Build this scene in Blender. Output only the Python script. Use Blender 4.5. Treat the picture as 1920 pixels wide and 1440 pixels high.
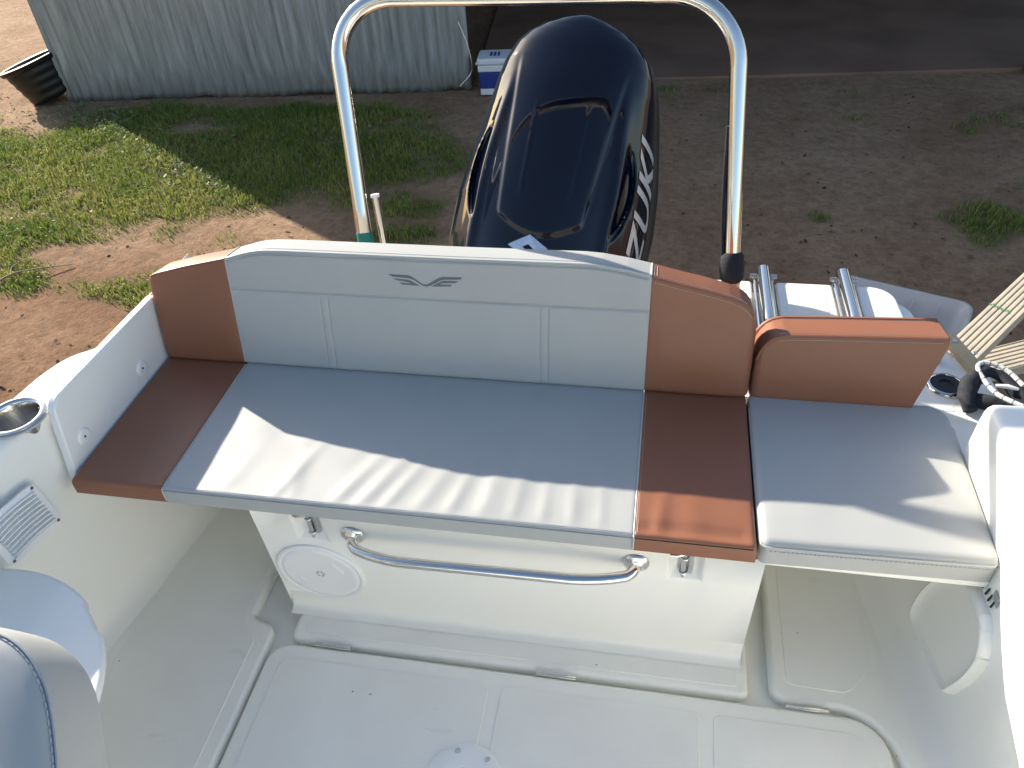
import bpy, math, random
import numpy as np
from mathutils import Matrix, Vector
random.seed(7); RNG = np.random.default_rng(7)
scene = bpy.context.scene
for o in list(bpy.data.objects): bpy.data.objects.remove(o)
COL = scene.collection

# ------------------------------------------------------------------ camera
cam_d = bpy.data.cameras.new('camera'); cam = bpy.data.objects.new('camera', cam_d); COL.objects.link(cam)
cam_d.lens = 27.98; cam_d.sensor_width = 36; cam_d.clip_start = 0.02; cam_d.clip_end = 2000
axr = Vector((0.98386, 0.17072, -0.05290)); axu = Vector((-0.06976, 0.64047, 0.76485))
axr.normalize(); axb = axr.cross(axu).normalized(); axu = axb.cross(axr)
cam.matrix_world = Matrix(((axr.x, axu.x, axb.x, 0), (axr.y, axu.y, axb.y, 0), (axr.z, axu.z, axb.z, 1.77), (0, 0, 0, 1)))
scene.camera = cam
# ------------------------------------------------------------------ sky and sun
SUN_EL = math.radians(24.5)
SUN_H = Vector((-0.828, 0.560, 0)).normalized()           # horizontal direction towards the sun
world = bpy.data.worlds.new('World'); scene.world = world; world.use_nodes = True
wn = world.node_tree; wn.nodes.clear()
sky = wn.nodes.new('ShaderNodeTexSky'); sky.sky_type = 'NISHITA'; sky.sun_disc = False
sky.sun_elevation = SUN_EL; sky.sun_rotation = math.atan2(SUN_H.x, SUN_H.y)
sky.air_density = 1.0; sky.dust_density = 1.2; sky.ozone_density = 1.0
bg = wn.nodes.new('ShaderNodeBackground'); bg.inputs['Strength'].default_value = 0.102
wo = wn.nodes.new('ShaderNodeOutputWorld')
wn.links.new(sky.outputs[0], bg.inputs[0]); wn.links.new(bg.outputs[0], wo.inputs[0])
sun_d = bpy.data.lights.new('sun', 'SUN'); sun = bpy.data.objects.new('sun', sun_d); COL.objects.link(sun)
sun_d.energy = 5.0; sun_d.angle = math.radians(0.6); sun_d.color = (1.0, 0.91, 0.76)
sdir = SUN_H * math.cos(SUN_EL) + Vector((0, 0, math.sin(SUN_EL)))
sun.rotation_euler = sdir.to_track_quat('Z', 'Y').to_euler(); sun.location = (-12, 9, 9)
scene.view_settings.view_transform = 'Standard'; scene.view_settings.look = 'None'
scene.view_settings.exposure = 1.15; scene.view_settings.gamma = 1.0
scene.view_settings.use_curve_mapping = False
scene.render.engine = 'CYCLES'
scene.cycles.max_bounces = 10; scene.cycles.diffuse_bounces = 8

GZ = -0.90          # yard ground level; cockpit floor is z = 0
XC = -0.30          # centre line of the boat

# ------------------------------------------------------------------ materials
def mat(name, col, rough=0.5, metal=0.0, coat=0.0, bump=None, var=None, spec=0.5, trans=0.0, sheen=0.0):
    m = bpy.data.materials.new(name); m.use_nodes = True
    nt = m.node_tree; b = nt.nodes['Principled BSDF']
    b.inputs['Base Color'].default_value = (*col, 1); b.inputs['Roughness'].default_value = rough
    b.inputs['Metallic'].default_value = metal; b.inputs['Coat Weight'].default_value = coat
    b.inputs['Specular IOR Level'].default_value = spec
    b.inputs['Transmission Weight'].default_value = trans
    tc = nt.nodes.new('ShaderNodeTexCoord')
    if var:                                   # (scale, amount, second colour)
        n = nt.nodes.new('ShaderNodeTexNoise'); n.inputs['Scale'].default_value = var[0]; n.inputs['Detail'].default_value = 6
        nt.links.new(tc.outputs['Object'], n.inputs['Vector'])
        rp = nt.nodes.new('ShaderNodeMapRange'); rp.inputs[1].default_value = 0.42; rp.inputs[2].default_value = 0.68
        rp.inputs[4].default_value = var[1]
        mx = nt.nodes.new('ShaderNodeMix'); mx.data_type = 'RGBA'
        mx.inputs[6].default_value = (*col, 1); mx.inputs[7].default_value = (*var[2], 1)
        nt.links.new(n.outputs['Fac'], rp.inputs[0]); nt.links.new(rp.outputs[0], mx.inputs[0])
        nt.links.new(mx.outputs[2], b.inputs['Base Color'])
    if bump:                                  # (scale, strength, distance)
        n2 = nt.nodes.new('ShaderNodeTexNoise'); n2.inputs['Scale'].default_value = bump[0]; n2.inputs['Detail'].default_value = 4
        nt.links.new(tc.outputs['Object'], n2.inputs['Vector'])
        bp = nt.nodes.new('ShaderNodeBump'); bp.inputs['Strength'].default_value = bump[1]; bp.inputs['Distance'].default_value = bump[2]
        nt.links.new(n2.outputs['Fac'], bp.inputs['Height']); nt.links.new(bp.outputs[0], b.inputs['Normal'])
    return m
M = {}
M['gel'] = mat('white_gelcoat', (0.885, 0.875, 0.82), 0.28, coat=0.25, var=(3.0, 0.35, (0.845, 0.83, 0.77)))
M['floor'] = mat('moulded_floor', (0.88, 0.87, 0.80), 0.42, var=(5.0, 0.5, (0.83, 0.815, 0.745)))
M['plastic'] = mat('white_plastic', (0.85, 0.85, 0.84), 0.35)
M['grey'] = mat('light_grey_vinyl', (0.405, 0.412, 0.405), 0.50, bump=(900, 0.12, 0.0006), var=(7, 0.35, (0.37, 0.378, 0.37)))
M['brown'] = mat('tan_vinyl', (0.250, 0.100, 0.054), 0.44, bump=(700, 0.14, 0.0006), var=(9, 0.4, (0.220, 0.087, 0.047)))
M['seam'] = mat('seam_thread', (0.30, 0.31, 0.32), 0.7)
M['thread_pale'] = mat('pale_thread', (0.62, 0.52, 0.44), 0.7)
M['thread_grey'] = mat('grey_thread', (0.34, 0.37, 0.41), 0.7)
M['piping'] = mat('grey_piping', (0.46, 0.47, 0.45), 0.5)
M['emblem'] = mat('embossed_emblem', (0.12, 0.135, 0.155), 0.45)
M['steel'] = mat('polished_stainless', (0.74, 0.71, 0.67), 0.09, metal=1.0)
M['steel_dull'] = mat('brushed_stainless', (0.62, 0.62, 0.61), 0.28, metal=1.0)
M['black_gloss'] = mat('black_gloss_paint', (0.002, 0.004, 0.012), 0.05, coat=0.0, spec=0.55)
M['black'] = mat('black_plastic', (0.006, 0.006, 0.007), 0.45, bump=(60, 0.15, 0.002))
M['black_fabric'] = mat('black_fabric', (0.010, 0.012, 0.020), 0.8, bump=(200, 0.5, 0.002))
M['dark'] = mat('dark_gap', (0.02, 0.02, 0.02), 0.8)
M['silver'] = mat('silver_decal', (0.55, 0.56, 0.58), 0.3, metal=0.3)
M['chrome_badge'] = mat('chrome_badge', (0.85, 0.86, 0.88), 0.12, metal=0.9)
M['teal'] = mat('teal_tape', (0.0, 0.16, 0.14), 0.5)
M['conc'] = mat('dirty_concrete', (0.24, 0.145, 0.095), 0.85, bump=(25, 0.4, 0.01), var=(1.3, 0.8, (0.15, 0.085, 0.055)))
M['timber'] = mat('weathered_pine', (0.52, 0.45, 0.34), 0.75, bump=(60, 0.3, 0.003), var=(14, 0.7, (0.40, 0.36, 0.29)))
M['timber2'] = mat('fresh_pine', (0.50, 0.39, 0.24), 0.7, var=(10, 0.6, (0.42, 0.31, 0.18)))
M['steel_post'] = mat('rusty_steel', (0.18, 0.14, 0.11), 0.7, metal=0.3, var=(8, 0.8, (0.14, 0.07, 0.04)))
M['cool_white'] = mat('cooler_white', (0.72, 0.74, 0.76), 0.4)
M['cool_blue'] = mat('cooler_blue', (0.02, 0.04, 0.24), 0.4)
M['blue'] = mat('blue_plastic', (0.01, 0.015, 0.20), 0.4)
M['rope'] = mat('white_rope', (0.62, 0.62, 0.58), 0.8, bump=(300, 0.6, 0.003))
M['fleck'] = mat('blue_fleck', (0.02, 0.05, 0.16), 0.8)
M['green_print'] = mat('green_stamp', (0.05, 0.22, 0.08), 0.8)
M['bark'] = mat('grey_bark', (0.24, 0.19, 0.14), 0.9, bump=(80, 0.5, 0.004))
M['hullpaint'] = mat('hull_white', (0.75, 0.75, 0.74), 0.25, coat=0.4)

def tread_mat():                              # moulded diamond non-skid
    m = mat('non_skid', (0.76, 0.755, 0.735), 0.5); nt = m.node_tree; b = nt.nodes['Principled BSDF']
    tc = nt.nodes.new('ShaderNodeTexCoord'); bs = []
    for ang in (0.55, -0.55):
        mp = nt.nodes.new('ShaderNodeMapping'); mp.inputs['Rotation'].default_value[2] = ang
        wv = nt.nodes.new('ShaderNodeTexWave'); wv.inputs['Scale'].default_value = 60
        nt.links.new(tc.outputs['Object'], mp.inputs[0]); nt.links.new(mp.outputs[0], wv.inputs[0]); bs.append(wv)
    a = nt.nodes.new('ShaderNodeMath'); a.operation = 'MULTIPLY'
    nt.links.new(bs[0].outputs['Fac'], a.inputs[0]); nt.links.new(bs[1].outputs['Fac'], a.inputs[1])
    bp = nt.nodes.new('ShaderNodeBump'); bp.inputs['Strength'].default_value = 0.12; bp.inputs['Distance'].default_value = 0.001
    nt.links.new(a.outputs[0], bp.inputs['Height']); nt.links.new(bp.outputs[0], b.inputs['Normal'])
    n = nt.nodes.new('ShaderNodeTexNoise'); n.inputs['Scale'].default_value = 4; n.inputs['Detail'].default_value = 7
    nt.links.new(tc.outputs['Object'], n.inputs[0])
    cr = nt.nodes.new('ShaderNodeValToRGB'); cr.color_ramp.elements[0].position = 0.35; cr.color_ramp.elements[1].position = 0.7
    cr.color_ramp.elements[0].color = (0.81, 0.795, 0.735, 1); cr.color_ramp.elements[1].color = (0.88, 0.87, 0.81, 1)
    nt.links.new(n.outputs['Fac'], cr.inputs[0]); nt.links.new(cr.outputs[0], b.inputs['Base Color'])
    return m
M['tread'] = tread_mat()

def wear(m, scuff=(0.55, 0.54, 0.52)):        # shoe scuffs and specks of dirt
    nt = m.node_tree; b = nt.nodes['Principled BSDF']; src = b.inputs['Base Color'].links[0].from_socket
    tc = nt.nodes.new('ShaderNodeTexCoord'); mp = nt.nodes.new('ShaderNodeMapping'); mp.inputs['Scale'].default_value = (3.0, 9.0, 3.0); mp.inputs['Rotation'].default_value[2] = 0.25
    n = nt.nodes.new('ShaderNodeTexNoise'); n.inputs['Scale'].default_value = 1.6; n.inputs['Detail'].default_value = 9; n.inputs['Roughness'].default_value = 0.72
    nt.links.new(tc.outputs['Object'], mp.inputs[0]); nt.links.new(mp.outputs[0], n.inputs[0])
    r = nt.nodes.new('ShaderNodeMapRange'); r.inputs[1].default_value = 0.63; r.inputs[2].default_value = 0.80; r.inputs[4].default_value = 0.75; nt.links.new(n.outputs['Fac'], r.inputs[0])
    v = nt.nodes.new('ShaderNodeTexVoronoi'); v.inputs['Scale'].default_value = 21; nt.links.new(tc.outputs['Object'], v.inputs['Vector'])
    lt = nt.nodes.new('ShaderNodeMath'); lt.operation = 'LESS_THAN'; lt.inputs[1].default_value = 0.045; nt.links.new(v.outputs['Distance'], lt.inputs[0])
    sr = nt.nodes.new('ShaderNodeSeparateColor'); nt.links.new(v.outputs['Color'], sr.inputs[0])
    g = nt.nodes.new('ShaderNodeMath'); g.operation = 'GREATER_THAN'; g.inputs[1].default_value = 0.80; nt.links.new(sr.outputs[0], g.inputs[0])
    an = nt.nodes.new('ShaderNodeMath'); an.operation = 'MULTIPLY'; nt.links.new(lt.outputs[0], an.inputs[0]); nt.links.new(g.outputs[0], an.inputs[1])
    m1 = nt.nodes.new('ShaderNodeMix'); m1.data_type = 'RGBA'; m1.inputs[7].default_value = (*scuff, 1); nt.links.new(r.outputs[0], m1.inputs[0]); nt.links.new(src, m1.inputs[6])
    m2 = nt.nodes.new('ShaderNodeMix'); m2.data_type = 'RGBA'; m2.inputs[7].default_value = (0.22, 0.20, 0.18, 1); nt.links.new(an.outputs[0], m2.inputs[0]); nt.links.new(m1.outputs[2], m2.inputs[6])
    nt.links.new(m2.outputs[2], b.inputs['Base Color'])
wear(M['tread']); wear(M['floor'])

def iron_mat():                               # old galvanised sheet with rain streaks and a stained foot
    m = mat('galvanised_iron', (0.36, 0.38, 0.385), 0.45, metal=0.35); nt = m.node_tree; b = nt.nodes['Principled BSDF']
    tc = nt.nodes.new('ShaderNodeTexCoord')
    mp = nt.nodes.new('ShaderNodeMapping'); mp.inputs['Scale'].default_value = (9, 9, 0.7)
    n = nt.nodes.new('ShaderNodeTexNoise'); n.inputs['Scale'].default_value = 2.2; n.inputs['Detail'].default_value = 8; n.inputs['Roughness'].default_value = 0.7
    nt.links.new(tc.outputs['Object'], mp.inputs[0]); nt.links.new(mp.outputs[0], n.inputs[0])
    cr = nt.nodes.new('ShaderNodeValToRGB')
    e = cr.color_ramp.elements; e[0].position = 0.28; e[0].color = (0.19, 0.21, 0.21, 1); e[1].position = 0.75; e[1].color = (0.55, 0.57, 0.57, 1)
    k = cr.color_ramp.elements.new(0.5); k.color = (0.34, 0.365, 0.37, 1)
    nt.links.new(n.outputs['Fac'], cr.inputs[0])
    # stained foot, ragged with height
    sp = nt.nodes.new('ShaderNodeSeparateXYZ'); nt.links.new(tc.outputs['Object'], sp.inputs[0])
    n2 = nt.nodes.new('ShaderNodeTexNoise'); n2.inputs['Scale'].default_value = 9; n2.inputs['Detail'].default_value = 3
    mp2 = nt.nodes.new('ShaderNodeMapping'); mp2.inputs['Scale'].default_value = (2.2, 2.2, 0.25)
    nt.links.new(tc.outputs['Object'], mp2.inputs[0]); nt.links.new(mp2.outputs[0], n2.inputs[0])
    ma = nt.nodes.new('ShaderNodeMath'); ma.operation = 'MULTIPLY_ADD'; ma.inputs[1].default_value = -0.75; nt.links.new(n2.outputs['Fac'], ma.inputs[0]); nt.links.new(sp.outputs['Z'], ma.inputs[2])
    rg = nt.nodes.new('ShaderNodeMapRange'); rg.inputs[1].default_value = -0.38; rg.inputs[2].default_value = -0.12; rg.inputs[3].default_value = 0.75; rg.inputs[4].default_value = 0.0
    nt.links.new(ma.outputs[0], rg.inputs[0])
    mx = nt.nodes.new('ShaderNodeMix'); mx.data_type = 'RGBA'; mx.inputs[7].default_value = (0.17, 0.165, 0.13, 1)
    nt.links.new(rg.outputs[0], mx.inputs[0]); nt.links.new(cr.outputs[0], mx.inputs[6]); nt.links.new(mx.outputs[2], b.inputs['Base Color'])
    bp = nt.nodes.new('ShaderNodeBump'); bp.inputs['Strength'].default_value = 0.25; bp.inputs['Distance'].default_value = 0.01
    nt.links.new(n.outputs['Fac'], bp.inputs['Height']); nt.links.new(bp.outputs[0], b.inputs['Normal'])
    return m
M['iron'] = iron_mat()

def soil_mat():
    m = mat('yard_soil', (0.25, 0.17, 0.12), 0.95, spec=0.2); nt = m.node_tree; b = nt.nodes['Principled BSDF']
    tc = nt.nodes.new('ShaderNodeTexCoord')
    n1 = nt.nodes.new('ShaderNodeTexNoise'); n1.inputs['Scale'].default_value = 1.1; n1.inputs['Detail'].default_value = 9; n1.inputs['Roughness'].default_value = 0.65
    n2 = nt.nodes.new('ShaderNodeTexNoise'); n2.inputs['Scale'].default_value = 16; n2.inputs['Detail'].default_value = 8; n2.inputs['Roughness'].default_value = 0.75
    for n in (n1, n2): nt.links.new(tc.outputs['Object'], n.inputs[0])
    c1 = nt.nodes.new('ShaderNodeValToRGB'); e = c1.color_ramp.elements
    e[0].position = 0.32; e[0].color = (0.290, 0.170, 0.102, 1); e[1].position = 0.70; e[1].color = (0.44, 0.297, 0.188, 1)
    nt.links.new(n1.outputs['Fac'], c1.inputs[0])
    c2 = nt.nodes.new('ShaderNodeValToRGB'); e = c2.color_ramp.elements
    e[0].position = 0.30; e[0].color = (0.42, 0.40, 0.38, 1); e[1].position = 0.62; e[1].color = (1.0, 1.0, 1.0, 1)
    nt.links.new(n2.outputs['Fac'], c2.inputs[0])
    mu = nt.nodes.new('ShaderNodeMix'); mu.data_type = 'RGBA'; mu.blend_type = 'MULTIPLY'; mu.inputs[0].default_value = 0.8
    nt.links.new(c1.outputs[0], mu.inputs[6]); nt.links.new(c2.outputs[0], mu.inputs[7])
    at = nt.nodes.new('ShaderNodeAttribute'); at.attribute_name = 'turf'
    mx = nt.nodes.new('ShaderNodeMix'); mx.data_type = 'RGBA'; mx.inputs[7].default_value = (0.120, 0.105, 0.045, 1)
    a2 = nt.nodes.new('ShaderNodeAttribute'); a2.attribute_name = 'clay'
    mc = nt.nodes.new('ShaderNodeMix'); mc.data_type = 'RGBA'; mc.blend_type = 'MULTIPLY'; mc.inputs[7].default_value = (0.62, 0.50, 0.44, 1)
    nt.links.new(a2.outputs['Fac'], mc.inputs[0]); nt.links.new(mu.outputs[2], mc.inputs[6])
    nt.links.new(at.outputs['Fac'], mx.inputs[0]); nt.links.new(mc.outputs[2], mx.inputs[6]); nt.links.new(mx.outputs[2], b.inputs['Base Color'])
    ad = nt.nodes.new('ShaderNodeMath'); ad.operation = 'ADD'; nt.links.new(n1.outputs['Fac'], ad.inputs[0]); nt.links.new(n2.outputs['Fac'], ad.inputs[1])
    bp = nt.nodes.new('ShaderNodeBump'); bp.inputs['Strength'].default_value = 0.7; bp.inputs['Distance'].default_value = 0.035
    nt.links.new(ad.outputs[0], bp.inputs['Height']); nt.links.new(bp.outputs[0], b.inputs['Normal'])
    return m
M['soil'] = soil_mat()

def leafy(name, c1, c2, rough=0.6):
    m = mat(name, c1, rough, spec=0.3); nt = m.node_tree; b = nt.nodes['Principled BSDF']
    at = nt.nodes.new('ShaderNodeAttribute'); at.attribute_name = 'tint'
    mx = nt.nodes.new('ShaderNodeMix'); mx.data_type = 'RGBA'; mx.inputs[6].default_value = (*c1, 1); mx.inputs[7].default_value = (*c2, 1)
    nt.links.new(at.outputs['Fac'], mx.inputs[0]); nt.links.new(mx.outputs[2], b.inputs['Base Color'])
    tr = nt.nodes.new('ShaderNodeBsdfTranslucent'); nt.links.new(mx.outputs[2], tr.inputs[0])
    ms = nt.nodes.new('ShaderNodeMixShader'); ms.inputs[0].default_value = 0.35
    out = nt.nodes['Material Output']
    nt.links.new(b.outputs[0], ms.inputs[1]); nt.links.new(tr.outputs[0], ms.inputs[2]); nt.links.new(ms.outputs[0], out.inputs[0])
    return m
M['grass'] = leafy('grass_blades', (0.135, 0.215, 0.028), (0.37, 0.36, 0.095))
M['weed'] = leafy('broad_weeds', (0.10, 0.16, 0.05), (0.25, 0.29, 0.15))
M['litter'] = leafy('dry_leaves', (0.060, 0.040, 0.028), (0.20, 0.14, 0.09), 0.8)
M['straw'] = leafy('dead_grass', (0.26, 0.20, 0.11), (0.16, 0.13, 0.06), 0.8)

def tub_mat():
    m = mat('clear_plastic', (0.72, 0.74, 0.78), 0.25); nt = m.node_tree; b = nt.nodes['Principled BSDF']
    t = nt.nodes.new('ShaderNodeBsdfTransparent'); t.inputs[0].default_value = (0.90, 0.92, 0.95, 1)
    ms = nt.nodes.new('ShaderNodeMixShader'); ms.inputs[0].default_value = 0.55
    nt.links.new(b.outputs[0], ms.inputs[1]); nt.links.new(t.outputs[0], ms.inputs[2]); nt.links.new(ms.outputs[0], nt.nodes['Material Output'].inputs[0])
    return m
M['tub'] = tub_mat()

# ------------------------------------------------------------------ helpers
def wloc(o):
    v = Vector((0, 0, 0))
    while o is not None: v += o.location; o = o.parent
    return v
def tag(o, label, cat=None, group=None):
    o['label'] = label
    if cat: o['category'] = cat
    if group: o['group'] = group
    return o
def thing(name, loc, label, cat, group=None):
    o = bpy.data.objects.new(name, None); COL.objects.link(o); o.location = loc; o.empty_display_size = 0.1
    return tag(o, label, cat, group)
def obj(name, V, F, m, parent=None, smooth=35, bevel=0, bseg=2, uv=None):
    V = np.asarray(V, float)
    if parent is not None: V = V - np.array(wloc(parent))
    me = bpy.data.meshes.new(name); me.from_pydata(V.tolist(), [], [tuple(int(i) for i in f) for f in F]); me.update()
    me.materials.append(M[m])
    if smooth:
        me.shade_smooth(); me.set_sharp_from_angle(angle=math.radians(smooth))
    o = bpy.data.objects.new(name, me); COL.objects.link(o)
    if parent is not None: o.parent = parent
    if bevel:
        b = o.modifiers.new('bevel', 'BEVEL'); b.width = bevel; b.segments = bseg; b.limit_method = 'ANGLE'; b.angle_limit = math.radians(40)
    return o
def struct(o): o['kind'] = 'structure'; return o
def stuff(o): o['kind'] = 'stuff'; return o
def dup(o, parent, delta=(0, 0, 0)):
    c = o.copy(); COL.objects.link(c); c.parent = parent; c.location = Vector(o.location) + Vector(delta); return c
class MB:
    def __init__(s): s.V = []; s.F = []
    def add(s, V, F):
        k = len(s.V); s.V += [tuple(v) for v in V]; s.F += [tuple(i + k for i in f) for f in F]; return s
    def box(s, c, d, R=None):
        c = np.array(c, float); d = np.array(d, float) / 2
        V = np.array([(x, y, z) for x in (-1, 1) for y in (-1, 1) for z in (-1, 1)]) * d
        if R is not None: V = V @ np.asarray(R).T
        return s.add(V + c, [(0, 1, 3, 2), (4, 6, 7, 5), (0, 4, 5, 1), (2, 3, 7, 6), (0, 2, 6, 4), (1, 5, 7, 3)])
    def build(s, name, m, parent=None, **k): return obj(name, s.V, s.F, m, parent, **k)
def grid(P, closed_u=False):
    n, k = P.shape[:2]; V = P.reshape(-1, 3); F = []
    for i in range(n if closed_u else n - 1):
        for j in range(k - 1):
            a = i * k + j; b = ((i + 1) % n) * k + j; F.append((a, b, b + 1, a + 1))
    return V, F
def tubemesh(path, r, seg=14, caps=True):
    P = np.array(path, float); n = len(P)
    r = np.broadcast_to(np.asarray(r, float), (n,))
    T = np.gradient(P, axis=0); T /= np.linalg.norm(T, axis=1)[:, None]
    u = np.cross(T[0], (0, 0, 1.0)); 
    if np.linalg.norm(u) < .1: u = np.cross(T[0], (1.0, 0, 0))
    u /= np.linalg.norm(u); V = []
    for i in range(n):
        u = u - T[i] * (u @ T[i]); u /= np.linalg.norm(u); w = np.cross(T[i], u)
        for k in range(seg):
            a = 2 * math.pi * k / seg; V.append(P[i] + r[i] * (math.cos(a) * u + math.sin(a) * w))
    F = [(i * seg + k, i * seg + (k + 1) % seg, (i + 1) * seg + (k + 1) % seg, (i + 1) * seg + k) for i in range(n - 1) for k in range(seg)]
    if caps: F += [tuple(range(seg))[::-1], tuple(range((n - 1) * seg, n * seg))]
    return V, F
def smooth_path(pts, per=12, radius=None):
    """polyline with rounded bends"""
    P = [np.array(p, float) for p in pts]; out = [P[0]]
    for i in range(1, len(P) - 1):
        a, b, c = P[i - 1], P[i], P[i + 1]; r = radius[i - 1] if isinstance(radius, (list, tuple)) else radius
        d1 = (a - b) / np.linalg.norm(a - b); d2 = (c - b) / np.linalg.norm(c - b)
        p, q = b + d1 * r, b + d2 * r
        for t in np.linspace(0, 1, per):       # quadratic, pushed out towards a circular bend
            w = 0.75; den = (1 - t) ** 2 + 2 * w * t * (1 - t) + t * t
            out.append(((1 - t) ** 2 * p + 2 * w * t * (1 - t) * b + t * t * q) / den)
    out.append(P[-1]); return out
def catmull(pts, per=8):
    P = np.array(pts, float); P = np.vstack([2 * P[0] - P[1], P, 2 * P[-1] - P[-2]]); out = []
    for i in range(1, len(P) - 2):
        for t in np.linspace(0, 1, per, endpoint=False):
            a, b, c, d = P[i - 1], P[i], P[i + 1], P[i + 2]
            out.append(.5 * (2 * b + (c - a) * t + (2 * a - 5 * b + 4 * c - d) * t * t + (3 * b - a - 3 * c + d) * t ** 3))
    out.append(P[-2]); return np.array(out)
def prism(outline, z0, z1):
    n = len(outline); V = [(x, y, z0) for x, y in outline] + [(x, y, z1) for x, y in outline]
    return V, [tuple(range(n))[::-1], tuple(range(n, 2 * n))] + [(i, (i + 1) % n, n + (i + 1) % n, n + i) for i in range(n)]
def rounded(poly, r, seg=6):
    out = []; n = len(poly)
    for i in range(n):
        a, b, c = (np.array(poly[(i + k) % n], float) for k in (-1, 0, 1))
        rr = r[i] if isinstance(r, (list, tuple)) else r
        if rr <= 0: out.append(tuple(b)); continue
        d1 = (a - b) / np.linalg.norm(a - b); d2 = (c - b) / np.linalg.norm(c - b)
        for t in np.linspace(0, 1, seg):
            p, q = b + d1 * rr, b + d2 * rr; w = .72; den = (1 - t) ** 2 + 2 * w * t * (1 - t) + t * t
            out.append(tuple(((1 - t) ** 2 * p + 2 * w * t * (1 - t) * b + t * t * q) / den))
    return out
def lathe(profile, seg=32):
    """profile of (r, z); closed with fans where r = 0"""
    P = np.array([[(r * math.cos(2 * math.pi * k / seg), r * math.sin(2 * math.pi * k / seg), z) for r, z in profile] for k in range(seg)])
    return grid(P, True)
def xf(V, R, t): return np.asarray(V, float) @ np.asarray(R, float).T + np.asarray(t, float)
def frame(zax, xhint=(1, 0, 0)):
    z = np.array(zax, float); z /= np.linalg.norm(z); x = np.array(xhint, float); x -= z * (x @ z); x /= np.linalg.norm(x)
    return np.column_stack([x, np.cross(z, x), z])
def vnoise(x, y, seed=0):
    x = np.asarray(x, float); y = np.asarray(y, float); xi = np.floor(x).astype(np.int64); yi = np.floor(y).astype(np.int64); fx = x - xi; fy = y - yi
    def h(a, b):
        n = (a * 374761393 + b * 668265263 + seed * 974711) & 0x7fffffff; n = ((n ^ (n >> 13)) * 1274126177) & 0x7fffffff
        return ((n ^ (n >> 16)) & 0xffff) / 65535.0
    fx = fx * fx * (3 - 2 * fx); fy = fy * fy * (3 - 2 * fy)
    return (h(xi, yi) * (1 - fx) + h(xi + 1, yi) * fx) * (1 - fy) + (h(xi, yi + 1) * (1 - fx) + h(xi + 1, yi + 1) * fx) * fy
def fbm(x, y, o=4, seed=0):
    s = 0; a = .5
    for k in range(o): s = s + a * vnoise(x * 2 ** k, y * 2 ** k, seed + k); a *= .5
    return s
def ss(a, b, x): t = np.clip((x - a) / (b - a), 0, 1); return t * t * (3 - 2 * t)

import bmesh
def weld(o, d=1e-5):
    bm = bmesh.new(); bm.from_mesh(o.data); bmesh.ops.remove_doubles(bm, verts=bm.verts, dist=d); bmesh.ops.recalc_face_normals(bm, faces=bm.faces); bm.to_mesh(o.data); bm.free()

# ================================================================== SETTING: ground, grass
PATCH = [  # x, y, rx, ry, weight of the grassy areas of the yard
    (-4.9, 5.2, 1.5, .85, 1.1), (-3.2, 5.9, 1.4, .75, 1.1), (-2.4, 5.7, .9, .7, .9), (-6.5, 5.6, 1.2, .8, .9), (-3.3, 4.95, .7, .40, .9),
    (-3.75, 3.75, .75, .22, .95), (-4.9, 4.1, .9, .35, .8), (-2.9, 4.15, .35, .2, .5), (2.25, 5.1, .75, .30, 1.0), (3.3, 5.4, .8, .4, .8),
    (1.08, 5.05, .14, .09, .8), (-1.75, 4.55, .3, .2, .55), (-1.9, 5.0, .3, .25, .6), (2.6, 6.7, .6, .4, .45), (-8.6, 5.2, 1.4, 1.3, .9), (-7.4, 4.0, 1.5, .8, .6),
    (-4.7, 6.6, .8, .3, .9), (-2.6, 6.75, .8, .15, .6), (-3.4, 6.75, 1.2, .2, .7), (-5.4, 5.9, .7, .5, .6), (-6.0, 3.0, 1.5, .5, .5), (-3.3, 4.35, .55, .2, .55), (-4.35, 4.35, .6, .22, .6), (-2.75, 3.95, .35, .16, .6), (-3.1, 3.72, .4, .12, .6)]
BARE = [(-3.95, 4.15, .28, .14, .7), (-2.75, 6.05, .28, .16, .8), (-4.05, 6.35, .3, .15, .5), (-3.0, 5.15, .25, .12, .5), (-5.3, 4.65, .35, .1, .4), (-2.55, 4.65, .3, .22, .9), (-4.0, 3.2, 1.0, .35, .8)]
def turf(x, y):
    g = 0
    for a, b, rx, ry, w in PATCH: g = g + w * np.exp(-(((x - a) / rx) ** 2 + ((y - b) / ry) ** 2))
    for a, b, rx, ry, w in BARE: g = g - w * np.exp(-(((x - a) / rx) ** 2 + ((y - b) / ry) ** 2))
    n = fbm(x * 1.9, y * 1.9, 5, 3)
    n2 = fbm(x * 6.5, y * 6.5, 3, 17)
    return np.clip((g + (n - .5) * 1.9 + (n2 - .45) * .9 - .40) * 1.5, 0, 1)
def ground_h(x, y):
    near = np.exp(-((x + 2) / 14) ** 2 - ((y - 5) / 12) ** 2)
    return GZ + near * ((fbm(x * .7, y * .7, 3, 11) - .45) * .05 + (fbm(x * 5, y * 5, 3, 5) - .45) * .022)
def axis(lo, hi, d, far):
    a = list(np.arange(lo, hi + 1e-6, d)); s = d; p = lo
    while p > -far: s *= 1.35; p -= s; a.insert(0, p)
    s = d; p = hi
    while p < far: s *= 1.35; p += s; a.append(p)
    return np.array(a)
gx = axis(-9, 4.5, .055, 260); gy = axis(2.4, 7.6, .055, 260)
GX, GY = np.meshgrid(gx, gy, indexing='ij')
GP = np.stack([GX, GY, ground_h(GX, GY)], -1)
V, F = grid(GP)
ground = struct(obj('ground', V, F, 'soil', smooth=180))
at = ground.data.attributes.new('turf', 'FLOAT', 'POINT'); at.data.foreach_set('value', (turf(GX, GY) * .8).reshape(-1).astype(np.float32))

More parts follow.
